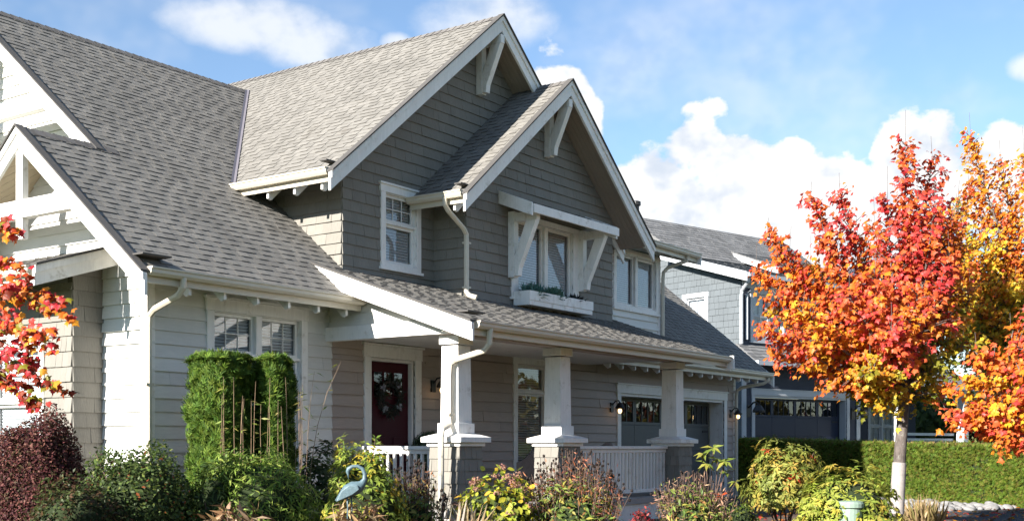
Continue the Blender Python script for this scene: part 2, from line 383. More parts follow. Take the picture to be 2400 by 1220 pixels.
sheet('driveway', [(21.9, -6), (28.6, -6), (28.6, 12.78), (21.9, 12.78)], 0.010, 'asphalt')
a, b, c, d = at(-500, 9), at(2050, 12.2), at(2010, 27), at(-700, 16.5)
sheet('garden_bed', [(6.2, 6.2), (21.88, -3), (21.88, 12.7), (6.2, 20)], 0.014, 'mulch')
sheet('gravel_strip', [(28.62, -2), (40, -4), (40, 12.0), (28.62, 12.0)], 0.006, 'paving')

# ------------------------------------------------------------ the house
YW, XL = 12.80, 10.03              # front wall plane, left wall plane
PITCH = 0.82
house = empty('craftsman_house', (18, 15, 0.3), 'grey craftsman house with dark shingled front gables, white trim and a columned porch', 'house')
fF = lambda y: FR((0, y, 0), (1, 0, 0), (0, 0, 1))                     # faces -Y: s = x, t = z
fL = lambda x: FR((x, 0, 0), (0, -1, 0), (0, 0, 1))                    # faces -X: s = -y, t = z
def wall_clad(name, fr, conv, holes, kind, exp, **kw):
    if kind == 'board':
        mat = kw.get('mat', 'siding'); p = backing(name, house, fr, conv, holes, mat)
        courses('board', p, fr, conv, holes, exp, (2.3, 3.7), mat, 0.035, lap=0.02, gap=0.003, tv=0.07, t_ref=kw.get('t_ref', 0.45), thin=0.004)
    else:
        p = backing(name, house, fr, conv, holes, 'shake_back')
        courses('shake', p, fr, conv, holes, exp, (0.10, 0.30), 'shake', 0.028, lap=0.02, gap=0.002, tv=0.05, t_ref=kw.get('t_ref', 0.45), jig=0.004, thin=0.004)
    return p
BEXP, SEXP = 0.165, 0.172
# openings (s0,s1,t0,t1)
WIN_L = (11.12, 12.78, 1.05, 3.46); DOOR = (14.33, 15.42, 0.70, 3.02); WIN_P = (18.42, 19.42, 1.20, 3.14); GAR = (22.28, 27.42, 0.30, 2.74)
def wrect(x0, x1, z0, z1): return [(x0, z0), (x1, z0), (x1, z1), (x0, z1)]
wall_clad('front_wall', fF(YW), wrect(XL, 13.45, 0.75, 4.2), [WIN_L], 'board', 0.178)
wall_clad('porch_wall', fF(YW), wrect(13.45, 21.3, 0.5, 4.2), [DOOR, WIN_P], 'board', 0.178, mat='siding_shaded')
wall_clad('garage_wall', fF(YW), wrect(21.3, 28.1, 0.3, 3.9), [GAR], 'board', 0.178, mat='siding_shaded')
ZM = lambda y: 3.79 + PITCH * (y - 12.12)
wall_clad('side_gable_wall', fL(XL), [(-12.8, 0.75), (-16.54, 0.75), (-16.54, 4.20), (-14.67, ZM(14.67) - 0.12), (-12.8, 4.20)], [], 'board', 0.178)
wall_clad('upper_side_gable_wall', fL(11.22), [(-13.2, 4.2), (-22.9, 4.2), (-18.08, ZM(18.08) - 0.12), (-13.2, 4.55)], [], 'board', 0.178)
WIN_B = (-15.55, -14.42, 1.05, 2.95)
wall_clad('bay_side_wall', fL(9.56), wrect(-16.4, -13.72, 0.62, 3.75), [WIN_B], 'shake', 0.20)
wall_clad('bay_front_wall', fF(13.72), wrect(9.56, XL, 0.62, 4.0), [], 'shake', 0.20)
WIN_1 = (14.68, 15.46, 4.56, 5.70); WIN_2 = (17.45, 19.28, 4.35, 5.62); WIN_W = (22.1, 23.86, 4.62, 5.72)
G1X, G1Z, G1E = 17.2, 9.17, 12.97                                       # big front gable: ridge x, ridge z, eave x
G2X, G2Z, G2E = 18.37, 8.20, 15.31
z1 = lambda x: G1Z - PITCH * abs(x - G1X); z2 = lambda x: G2Z - PITCH * abs(x - G2X)
wall_clad('front_gable_wall', fF(YW), [(13.69, 4.25), (20.72, 4.25), (20.72, z1(20.72) - .1), (G1X, G1Z - .12), (13.69, z1(13.69) - .1)], [WIN_1], 'shake', SEXP)
wall_clad('gable_side_wall', fL(13.69), [(-12.8, 4.2), (-15.6, 4.2), (-15.6, 6.15), (-12.8, 6.15)], [], 'shake', SEXP)
wall_clad('projecting_gable_wall', fF(12.12), [(15.95, 4.02), (20.79, 4.02), (20.79, z2(20.79) - .1), (G2X, G2Z - .12), (15.95, z2(15.95) - .1)], [WIN_2], 'shake', SEXP)
wall_clad('projecting_gable_side_wall', fL(15.95), wrect(-12.79, -12.12, 4.02, 6.1), [], 'shake', SEXP)
m = MB(); m.wbox(20.69, 20.79, 12.12, 12.8, 4.05, 6.1); m.build('projecting_gable_right_wall', 'shake', house)
wall_clad('wing_wall', fF(YW), wrect(20.8, 24.05, 3.95, 5.86), [WIN_W], 'board', 0.178)
m = MB(); m.wbox(23.95, 24.05, 12.81, 18, 3.9, 5.9); m.build('wing_side_wall', 'siding', house)
m = MB(); m.wbox(28.0, 28.1, 12.81, 20, 0.3, 3.9); m.prism(fL(28.06), [(-12.9, 3.8), (-21.5, 3.8), (-17.2, 7.4)], -0.05, 0.04); m.build('garage_end_wall', 'siding', house)
m = MB(); m.wbox(10.2, 28.0, 23.0, 23.1, 0.3, 4.2); m.build('rear_wall', 'siding', house)
m = MB(); m.wbox(XL + .04, 13.6, 12.83, 12.95, 0.1, 0.75); m.wbox(XL + .04, XL + .2, 12.95, 13.7, 0.1, 0.75); m.wbox(9.6, 9.75, 13.78, 16.4, 0.1, 0.62); m.wbox(9.76, XL + .03, 13.78, 13.9, 0.1, 0.62)
m.build('foundation', 'concrete', house)
# corner boards
def board(name, fr, s0, s1, t0, t1, n0, n1, mat='trim', parent=None, bevel=0.004): 
    m = MB(); m.box(fr, s0, s1, t0, t1, n0, n1); return m.build(name, mat, parent or house, bevel=bevel)
board('corner_board', fF(YW), XL - .02, XL + .10, 0.72, 4.1, 0.0, 0.032); board('corner_board', fL(XL), -12.90, -12.768, 0.72, 4.15, 0.0, 0.030)
board('corner_board', fF(YW), 27.98, 28.12, 0.3, 3.85, 0.0, 0.03, 'trim'); board('corner_board', fF(YW), 21.78, 21.93, 3.98, 5.85, 0.0, 0.03); board('corner_board', fF(YW), 23.97, 24.08, 3.98, 5.85, 0.0, 0.03)
board('water_table', fF(YW), XL - .02, 13.3, 0.70, 0.76, 0.0, 0.045); board('water_table', fL(XL), -13.70, -12.75, 0.70, 0.76, 0.0, 0.043)

# ------------------------------------------------------------ roofs
def slope(name, fr, polys, mat='shingle', pieces=True, thick=0.07, label=None):
    m = MB()
    for p in polys: m.prism(fr, p, -thick, 0.0)
    o = m.build(name, 'roof_deck' if pieces else mat, house)
    if pieces:
        for p in polys: courses('shingle', o, fr, p, [], 0.142, (0.12, 0.18), 'shingle', 0.0165, lap=0.03, gap=0.002, tv=0.11, jig=0.004, thin=0.003)
    return o
ct = 1 / math.sqrt(1 + PITCH ** 2); tl = lambda run: run / ct             # run to slope length
fMain = FR((0, 12.12, 3.79), (1, 0, 0), (0, 1, PITCH))
ty = lambda y: (y - 12.12) / ct
slope('main_roof', fMain, [[(9.42, 0), (13.40, 0), (13.74, ty(12.9)), (13.74, 23 * .142), (9.42, 23 * .142)],
      [(10.62, 23 * .142), (13.74, 23 * .142), (13.74, ty(18.08)), (10.62, ty(18.08))], [(13.74, ty(15.2)), (16.62, ty(18.08)), (13.74, ty(18.08))]])
fMainB = FR((30, 24.04, 3.79), (-1, 0, 0), (0, -1, PITCH))
slope('main_roof_rear', fMainB, [[(2, 0), (19.38, 0), (19.38, tl(5.96)), (12, tl(5.96)), (2, tl(5.0))]], pieces=False)
fLowB = FR((30, 17.22, 3.79), (-1, 0, 0), (0, -1, PITCH))
slope('lower_gable_rear_roof', fLowB, [[(18.9, 0), (20.58, 0), (20.58, tl(2.55)), (18.9, tl(2.55))]], pieces=False)
fG1L = FR((G1E, 20, z1(G1E)), (0, -1, 0), (1, 0, PITCH))                   # s = 20-y
tx = lambda x: (x - G1E) / ct
slope('front_gable_roof', fG1L, [[(7.7, tx(G1E)), (7.7, tx(G1X)), (1.92, tx(G1X)), (1.92, tx(16.6)), (5.55, tx(G1E))], [(1.92, tx(16.4)), (1.92, tx(G1X)), (-1.5, tx(G1X)), (-1.5, tx(15))]])
fG1R = FR((2 * G1X - G1E, 12.3, z1(G1E)), (0, 1, 0), (-1, 0, PITCH))
slope('front_gable_roof_right', fG1R, [[(0, 0), (9, 0), (9, tx(G1X)), (0, tx(G1X))]], pieces=False)
fG2L = FR((G2E, 12.8, z2(G2E)), (0, -1, 0), (1, 0, PITCH))
slope('projecting_gable_roof', fG2L, [[(0, 0), (1.2, 0), (1.2, (G2X - G2E) / ct), (0, (G2X - G2E) / ct)]])
fG2R = FR((2 * G2X - G2E, 11.6, z2(G2E)), (0, 1, 0), (-1, 0, PITCH))
slope('projecting_gable_roof_right', fG2R, [[(0, 0), (0.69, 0), (0.69, (G2X - G2E) / ct), (0, (G2X - G2E) / ct)]], pieces=False)
PP = 0.347; cp = 1 / math.sqrt(1 + PP ** 2)
fP = FR((0, 9.87, 3.31), (1, 0, 0), (0, 1, PP))
slope('porch_roof', fP, [[(13.1, 0), (21.3, 0), (21.3, 3.0 / cp), (13.1, 3.0 / cp)]])
fGa = FR((0, 12.1, 3.44), (1, 0, 0), (0, 1, PITCH))
slope('garage_roof', fGa, [[(20.3, 0), (28.7, 0), (28.7, tl(0.75)), (20.3, tl(0.75))], [(24.06, tl(0.75)), (28.7, tl(0.75)), (28.7, tl(5.1)), (24.06, tl(5.1))]])
slope('garage_roof_rear', FR((50, 22.3, 3.44), (-1, 0, 0), (0, -1, PITCH)), [[(21.3, 0), (26, 0), (26, tl(5.1)), (21.3, tl(5.1))]], pieces=False)
fW = FR((0, 12.25, 5.97), (1, 0, 0), (0, 1, 0.30)); slope('wing_roof', fW, [[(20.5, 0), (24.85, 0), (24.85, 5.5), (20.5, 5.5)]], pieces=False)
fB = FR((8.80, 16.6, 3.84), (0, -1, 0), (1, 0, 0.33)); slope('bay_roof', fB, [[(0, 0), (3.17, 0), (3.17, 1.30), (0, 1.30)]])
# ridge caps and valley flashing
def ridge(path, name='ridge_cap'):
    a, b = Vector(path[0]), Vector(path[1]); L = (b - a).length; n = int(L / 0.16)
    d = (b - a).normalized(); sd = d.cross(Vector((0, 0, 1))).normalized(); m = MB()
    for i in range(n):
        p = a + d * (L * i / n); q = a + d * (L * (i + 1) / n + 0.02); h = 0.030
        for sg in (-1, 1):
            o = sd * sg * 0.13; dz = Vector((0, 0, -0.13 * PITCH))
            m.poly([p + Vector((0, 0, h)), q + Vector((0, 0, h - .012)), q + o + dz + Vector((0, 0, h - .012)), p + o + dz + Vector((0, 0, h))][::sg], 1 + 0.15 * rnd.uniform(-1, 1))
    m.build(name, 'ridge_cap', house)
ridge([(10.62, 18.08, ZM(18.08)), (16.75, 18.08, ZM(18.08))]); ridge([(9.42, 14.67, ZM(14.67)), (10.9, 14.67, ZM(14.67))])
ridge([(G1X, 12.3, G1Z), (G1X, 21.4, G1Z)]); ridge([(G2X, 11.6, G2Z), (G2X, 12.78, G2Z)])
m = MB(); A, B = Vector((13.0, 14.48, z1(13.0))), Vector((16.6, 18.08, z1(16.6)))
sd = Vector((0.7, -0.7, 0)); sa = Vector((-.062, .0, 0.0)); 
for sg, off in ((1, Vector((0.0, -0.055, 0))), (-1, Vector((-0.055, 0.0, 0)))):
    m.poly([A + Vector((0, 0, .035)), B + Vector((0, 0, .035)), B + off + Vector((0, 0, .035)), A + off + Vector((0, 0, .035))][::sg])
m.build('valley_flashing', 'metal_flash', house)
# soffits under the gable overhangs
def soffit(name, fr, pts, mat, n=-0.085): m = MB(); m.prism(fr, pts, n - 0.012, n); m.build(name, mat, house)
LG2 = (G2X - G2E) / ct; LG1 = tx(G1X)
soffit('soffit', fG2R, [(0.03, 0), (0.69, 0), (0.69, LG2), (0.03, LG2)], 'soffit'); soffit('soffit', fG2L, [(0.5, 0), (1.17, 0), (1.17, LG2), (0.5, LG2)], 'soffit')
soffit('soffit', fG1R, [(0.03, 0), (0.6, 0), (0.6, LG1), (0.03, LG1)], 'soffit'); soffit('soffit', fG1L, [(7.0, 0), (7.67, 0), (7.67, LG1), (7.0, LG1)], 'soffit')
soffit('soffit', fMain, [(9.45, 0), (10.03, 0), (10.03, ty(14.67)), (9.45, ty(14.67))], 'soffit_side'); soffit('soffit', fLowB, [(19.97, 0), (20.55, 0), (20.55, tl(2.55)), (19.97, tl(2.55))], 'soffit_side')
soffit('soffit', fMainB, [(18.8, 0), (19.35, 0), (19.35, tl(5.96)), (18.8, tl(5.96))], 'soffit_side')
soffit('soffit', fMain, [(10.65, ty(14.7)), (11.2, ty(14.7)), (11.2, ty(18.08)), (10.65, ty(18.08))], 'soffit_side')
# rake boards: vertical cut ends, a narrow shadow board above
def rake(fr, s0, t0, s1, t1, depth=0.27, n=0.0, drop=0.0):
    m = MB(); m.prism(fr, [(s0, t0 - depth), (s1, t1 - depth), (s1, t1), (s0, t0)], n, n + 0.045); o = m.build('rake_board', 'trim', house, bevel=0.004)
    m = MB(); m.prism(fr, [(s0, t0 - 0.085), (s1, t1 - 0.085), (s1, t1 + 0.012), (s0, t0 + 0.012)], n + 0.047, n + 0.070); m.build('rake_trim', 'trim', o, bevel=0.003)
    m = MB(); m.prism(fr, [(s0, t0 + 0.014), (s1, t1 + 0.014), (s1, t1 + 0.042), (s0, t0 + 0.042)], n - 0.03, n + 0.095); m.build('shingle_edge', 'roof_deck', o)
e = 0.10
rake(fF(12.3), G1E - e, z1(G1E) - e * PITCH, G1X, G1Z); rake(fF(12.3), G1X, G1Z, 2 * G1X - G1E + e, z1(G1E) - e * PITCH)
rake(fF(11.6), G2E - e, z2(G2E) - e * PITCH, G2X, G2Z); rake(fF(11.6), G2X, G2Z, 2 * G2X - G2E + e, z2(G2E) - e * PITCH)
rake(fL(9.42), -12.02, ZM(12.02), -14.67, ZM(14.67)); rake(fL(9.42), -14.67, ZM(14.67), -17.32, ZM(12.02))
rake(fL(10.62), -14.55, ZM(14.55), -18.08, ZM(18.08)); rake(fL(10.62), -18.08, ZM(18.08), -24.1, ZM(12.06))
rake(fL(13.1), -9.80, 3.31 - .07 * PP, -12.92, 3.31 + 3.05 * PP, 0.25)
m = MB(); m.wbox(21.30, 21.35, 9.72, 9.80, 3.08, 3.34); m.build('porch_roof_end_board', 'trim', house)
m = MB(); m.prism(FR((21.3, 0, 0), (0, 1, 0), (0, 0, 1)), [(9.8, 3.05), (12.9, 4.11), (12.9, 4.35), (9.8, 3.29)], 0, 0.045); m.build('rake_board', 'trim', house)
m = MB(); m.prism(FR((28.7, 0, 0), (0, 1, 0), (0, 0, 1)), [(12.0, 3.10), (17.2, 7.36), (17.2, 7.62), (12.0, 3.36)], 0, 0.045); m.build('rake_board', 'trim', house)
m = MB(); m.prism(FR((24.85, 0, 0), (0, 1, 0), (0, 0, 1)), [(12.15, 5.72), (17.2, 7.23), (17.2, 7.45), (12.15, 5.94)], 0, 0.045); m.build('rake_board', 'trim', house)
rake(fF(13.38), 8.75, 3.84 - .05 * .33, XL, 3.84 + 1.23 * .33, 0.24)
# gutters, fascias and rafter tails
PROF = [(0.0, 0.0), (0.075, 0.0), (0.105, 0.035), (0.105, 0.075), (0.125, 0.085), (0.125, 0.105), (0.0, 0.105)]
def gutter(a, b, out):
    """K-profile gutter from a to b (its top inner edge), opening outwards"""
    a, b = Vector(a), Vector(b); d = (b - a); L = d.length; d.normalize(); out = Vector(out)
    fr = FR(a - Vector((0, 0, 0.105)), out, (0, 0, 1)); m = MB()
    pr = PROF; sgn = 1 if fr.N.dot(d) > 0 else -1
    m.prism(fr, pr, 0, sgn * L) if sgn > 0 else m.prism(fr, pr, -L, 0)
    o = m.build('gutter', 'gutter', house)
    m = MB(); p = a - out * 0.03; q = b - out * 0.03
    fr2 = FR(p - Vector((0, 0, 0.19)), d, (0, 0, 1)); sg = 1 if fr2.N.dot(out) > 0 else -1
    m.box(fr2, 0, L, 0, 0.17, *sorted((0, sg * 0.028))); m.build('fascia', 'gutter', house)
    return o
def tails(a, b, out, n, skip=(), pitch=PITCH):
    a, b = Vector(a), Vector(b); out = Vector(out)
    for i in range(n):
        if i in skip: continue
        p = a + (b - a) * ((i + 0.5) / n); m = MB(); fr = FR(p, -out, (0, 0, 1))
        m.prism(fr, [(0.06, -0.27), (0.12, -0.29), (0.6, -0.35 + 0.6 * pitch), (0.6, -0.10 + 0.6 * pitch), (0.06, -0.10 + 0.06 * pitch)] if pitch > .5 else [(0.10, -0.19), (0.14, -0.20), (0.5, -0.20 + .36 * pitch), (0.5, -0.10 + .5 * pitch), (0.10, -0.10 + .1 * pitch)], -0.022, 0.022); m.build('rafter_tail', 'trim', house)
gutter((9.46, 12.10, 3.80), (13.36, 12.10, 3.80), (0, -1, 0)); tails((9.9, 12.10, 3.80), (13.4, 12.1, 3.80), (0, -1, 0), 6)
gutter((G1E + .01, 14.42, z1(G1E) + .01), (G1E + .01, 12.36, z1(G1E) + .01), (-1, 0, 0)); tails((G1E, 14.6, z1(G1E)), (G1E, 12.3, z1(G1E)), (-1, 0, 0), 4)
gutter((G2E + .01, 12.79, z2(G2E) + .01), (G2E + .01, 11.66, z2(G2E) + .01), (-1, 0, 0)); tails((G2E, 12.8, z2(G2E)), (G2E, 11.6, z2(G2E)), (-1, 0, 0), 2, skip=(0,))
gutter((13.16, 9.86, 3.32), (21.28, 9.86, 3.32), (0, -1, 0)); tails((13.5, 9.86, 3.36), (21.3, 9.86, 3.36), (0, -1, 0), 13, pitch=PP)
gutter((20.4, 12.08, 3.45), (28.68, 12.08, 3.45), (0, -1, 0)); tails((20.5, 12.08, 3.45), (28.3, 12.08, 3.45), (0, -1, 0), 15)
gutter((20.6, 12.24, 5.98), (24.86, 12.24, 5.98), (0, -1, 0)); gutter((8.82, 16.6, 3.84), (8.82, 13.43, 3.84), (-1, 0, 0))
tails((20.9, 12.24, 5.98), (24.6, 12.24, 5.98), (0, -1, 0), 7, pitch=.3)
# downspouts with elbows and straps
def spout(path, straps=()):
    m = MB(); m.tube(path, 0.043, 8); o = m.build('downspout', 'gutter', house, smooth=False)
    for p in straps: m = MB(); m.wbox(p[0] - .06, p[0] + .06, p[1] - .05, p[1] + .05, p[2] - .015, p[2] + .015); m.build('strap', 'gutter', o)
spout([(9.99, 12.04, 3.72), (9.99, 12.05, 3.60), (9.985, 12.14, 3.50), (9.985, 12.60, 3.36), (9.985, 12.70, 3.28), (9.985, 12.715, 3.15), (9.985, 12.715, 0.4)], [(9.985, 12.73, 2.4)])
spout([(13.47, 9.80, 3.24), (13.47, 9.82, 3.02), (13.46, 9.90, 2.93), (13.40, 10.35, 2.82), (13.365, 10.42, 2.76), (13.355, 10.43, 2.6), (13.355, 10.43, 1.98), (13.34, 10.42, 1.90), (13.13, 10.38, 1.84), (13.09, 10.37, 1.74), (13.09, 10.37, 0.35)], [(13.36, 10.44, 2.05)])
spout([(15.24, 12.0, 5.62), (15.25, 12.0, 5.50), (15.33, 12.0, 5.42), (15.80, 12.04, 5.20), (15.885, 12.05, 5.12), (15.89, 12.05, 4.95), (15.89, 12.05, 4.17), (15.90, 12.0, 4.10), (15.94, 11.88, 4.06)], [(15.92, 12.07, 4.98), (15.92, 12.07, 4.24)])
spout([(24.30, 12.2, 5.86), (24.3, 12.22, 5.76), (24.15, 12.62, 5.62), (24.10, 12.70, 5.52), (24.10, 12.72, 5.4), (24.10, 12.72, 3.92)])
spout([(28.45, 12.03, 3.33), (28.45, 12.05, 3.25), (28.40, 12.15, 3.18), (28.1, 12.60, 3.08), (28.03, 12.70, 3.0), (28.03, 12.715, 2.85), (28.03, 12.715, 0.35)])
# gable brackets: wall post, arm and diagonal brace
def bracket(x, yw, zt, out, h, wdt=0.13):
    fr = FR((x - wdt / 2, yw, zt), (0, -1, 0), (0, 0, 1))             # s outwards, n = -x ... thickness along x
    t0, t1 = (-wdt, 0) if fr.N.x < 0 else (0, wdt)
    m = MB(); m.prism(fr, [(0.02, -h), (0.15, -h), (0.15, 0.0), (0.02, 0.0)], t0, t1); o = m.build('gable_bracket', 'trim', house, bevel=0.006)
    m = MB(); m.prism(fr, [(0.152, -0.03), (out + .06, -0.03), (out + .06, -0.18), (0.152, -0.18)], t0 + .01, t1 - .01); m.build('arm', 'trim', o, bevel=0.006)
    m = MB(); m.prism(fr, [(0.152, -h + .02), (0.23, -h + .02), (0.25, -h + .16), (out + .05, -0.182), (out - .16, -0.182), (0.152, -h + .36)], t0 + .005, t1 - .005); m.build('brace', 'trim', o, bevel=0.006)
bracket(G1X, YW, G1Z - 0.30, 0.50, 1.02); bracket(G2X, 12.12, G2Z - 0.30, 0.50, 1.02)
# truss work in the side gables: tie beam and king post flush with the rakes
for (x, yp, zp, zt) in ((9.42, 14.67, ZM(14.67), 4.66), (10.62, 18.08, ZM(18.08), 6.62)):
    fr = fL(x); half = (zp - 0.28 - zt) / PITCH + 0.02; half2 = (zp - 0.28 - zt - 0.24) / PITCH + 0.02
    m = MB(); m.prism(fr, [(-yp - half, zt), (-yp + half, zt), (-yp + half2, zt + 0.24), (-yp - half2, zt + 0.24)], -0.09, 0.035); o = m.build('gable_tie', 'trim', house, bevel=0.004)
    m = MB(); m.box(fr, -yp - 0.075, -yp + 0.075, zt + 0.242, zp - 0.27, -0.07, 0.02); m.build('king_post', 'trim', o, bevel=0.004)
    m = MB(); m.box(fr, -yp - 0.075, -yp + 0.075, zt - 0.28, zt - 0.002, -0.07, 0.02); m.build('post_drop', 'trim', o, bevel=0.004)

# ------------------------------------------------------------ windows and doors
def window(parent, fr, rect, cols=1, transom=None, case=0.115, blinds=1.0, head=0.16, muntin=None, mat='trim', sill=True, low=None, cap=True, drop=0.0, glass='glass', sash=0.045):
    s0, s1, t0, t1 = rect; m = MB()
    m.box(fr, s0 - case, s0, t0 - case * .6, t1, 0.0, 0.042); m.box(fr, s1, s1 + case, t0 - case * .6, t1, 0.0, 0.042)
    m.box(fr, s0 - case - .02, s1 + case + .02, t1 + .001, t1 + head, 0.0, 0.048)
    m.box(fr, s0, s1, t0 - case * .6, t0 - .001, 0.0, 0.040)
    for (a, b, c, d) in ((s0 + .001, s0 + .014, t0, t1), (s1 - .014, s1 - .001, t0, t1), (s0 + .015, s1 - .015, t1 - .014, t1 - .001), (s0 + .015, s1 - .015, t0 + .001, t0 + .014)): m.box(fr, a, b, c, d, -0.16, 0.02)
    o = m.build('window', mat, parent, bevel=0.004)
    if cap: m = MB(); m.box(fr, s0 - case - .045, s1 + case + .045, t1 + head + .001, t1 + head + .032, 0.0, 0.075); m.build('head_cap', mat, o)
    if sill: m = MB(); m.box(fr, s0 - case - .03, s1 + case + .03, t0 - case * .6 - .045, t0 - case * .6 - .001, 0.0, 0.07); m.build('sill', mat, o)
    mul = 0.11; wl = (s1 - s0 - .03 - mul * (cols - 1)) / cols
    for c in range(cols):
        a = s0 + .015 + c * (wl + mul); b = a + wl
        if c: m = MB(); m.box(fr, a - mul + .001, a - .001, t0 + .015, t1 - .015, -0.10, 0.028); m.build('mullion', mat, o)
        rows = [(t0 + .015, t1 - .015)] if transom is None else [(t0 + .015, transom - .02), (transom + .02, t1 - .015)]
        if transom: m = MB(); m.box(fr, a, b, transom - .019, transom + .019, -0.09, 0.018); m.build('meeting_rail', mat, o)
        for k, (c0, c1) in enumerate(rows):
            m = MB(); w_ = sash
            m.box(fr, a + .001, a + w_, c0, c1, -0.085, -0.03); m.box(fr, b - w_, b - .001, c0, c1, -0.085, -0.03); m.box(fr, a + w_ + .001, b - w_ - .001, c0, c0 + w_, -0.085, -0.03); m.box(fr, a + w_ + .001, b - w_ - .001, c1 - w_, c1, -0.085, -0.03)
            if muntin and k in muntin:
                nx, nz = muntin[k]
                for i in range(1, nx): x = a + w_ + (b - a - 2 * w_) * i / nx; m.box(fr, x - .007, x + .007, c0 + w_ + .001, c1 - w_ - .001, -0.078, -0.056)
                for i in range(1, nz): z = c0 + w_ + (c1 - c0 - 2 * w_) * i / nz; m.box(fr, a + w_ + .001, b - w_ - .001, z - .007, z + .007, -0.0775, -0.0565)
            m.build('sash', mat, o)
            m = MB(); m.poly([fr(a + w_, c0 + w_, -.066), fr(b - w_, c0 + w_, -.066), fr(b - w_, c1 - w_, -.066), fr(a + w_, c1 - w_, -.066)]); m.build('pane', glass, o)
        if blinds:
            z = t1 - 0.05; m = MB(); zb = t1 - (t1 - t0) * blinds + .03
            while z > zb:
                m.poly([fr(a + .04, z, -.112), fr(b - .04, z, -.112), fr(b - .04, z + 0.036, -.098), fr(a + .04, z + 0.036, -.098)]); z -= 0.046
            m.build('blind', 'blind', o)
    m = MB(); m.poly([fr(s0, t0, -.45), fr(s1, t0, -.45), fr(s1, t1, -.45), fr(s0, t1, -.45)])
    for (p, q) in (((s0, t0), (s1, t0)), ((s1, t0), (s1, t1)), ((s1, t1), (s0, t1)), ((s0, t1), (s0, t0))): m.poly([fr(*p, -.162), fr(*q, -.162), fr(*q, -.45), fr(*p, -.45)])
    m.build('dark_backing', 'dark_room', o)
    return o
window(house, fF(YW), WIN_L, 2, transom=2.88, head=0.17, muntin={1: (3, 2)}, case=0.13)
window(house, fF(YW), WIN_P, 1, transom=2.62, head=0.17, muntin=None, case=0.13)
window(house, fF(YW), WIN_1, 1, transom=5.22, head=0.12, muntin={1: (3, 2)}, cap=True, sill=True)
window(house, fF(12.12), WIN_2, 2, head=0.10, case=0.20, cap=False)
window(house, fF(YW), WIN_W, 2, head=0.12, transom=None, cap=False)
window(house, fL(9.56), WIN_B, 1, transom=2.2, head=0.14, muntin={1: (3, 2)}, glass='glass')
# front door
fr = fF(YW); s0, s1, t0, t1 = DOOR
m = MB(); m.box(fr, s0 - .16, s0, 0.7, t1, 0, .045); m.box(fr, s1, s1 + .16, 0.7, t1, 0, .045); m.box(fr, s0 - .18, s1 + .18, t1 + .001, t1 + .19, 0, .05); m.box(fr, s0 - .21, s1 + .21, t1 + .192, t1 + .225, 0, .08)
m.box(fr, s0 + .001, s0 + .05, .7, t1, -.14, .0); m.box(fr, s1 - .05, s1 - .001, .7, t1, -.14, .0); m.box(fr, s0 + .051, s1 - .051, t1 - .05, t1 - .001, -.14, 0); dfr = m.build('door_frame', 'trim', house, bevel=0.004)
m = MB(); m.box(fr, s0 + .052, s1 - .052, .71, t1 - .052, -.12, -.075)
for (a, b, c, d) in ((.10, .40, .85, 1.75), (.60, .90, .85, 1.75)): m.box(fr, s0 + .05 + a, s0 + .05 + b, c, d, -.074, -.062)
door = m.build('front_door', 'door', house, bevel=0.004)
for i in range(3):
    a = s0 + .17 + i * .25; m = MB(); m.box(fr, a, a + .21, 2.42, 2.80, -.0745, -.068); m.build('door_pane', 'glass_dark', door)
    m = MB()
    for (p, q, r_, s_) in ((a - .02, a - .001, 2.40, 2.82), (a + .211, a + .23, 2.40, 2.82), (a, a + .21, 2.40, 2.419), (a, a + .21, 2.801, 2.82)): m.box(fr, p, q, r_, s_, -.0745, -.058)
    m.build('pane_moulding', 'door', door)
m = MB(); m.tube([fr(s1 - .13, 1.65, -.07), fr(s1 - .13, 1.65, -.02), fr(s1 - .13, 1.60, 0.0), fr(s1 - .13, 1.38, 0.0), fr(s1 - .13, 1.33, -.02), fr(s1 - .13, 1.33, -.07)], .012, 6); m.build('handle', 'black_metal', door)
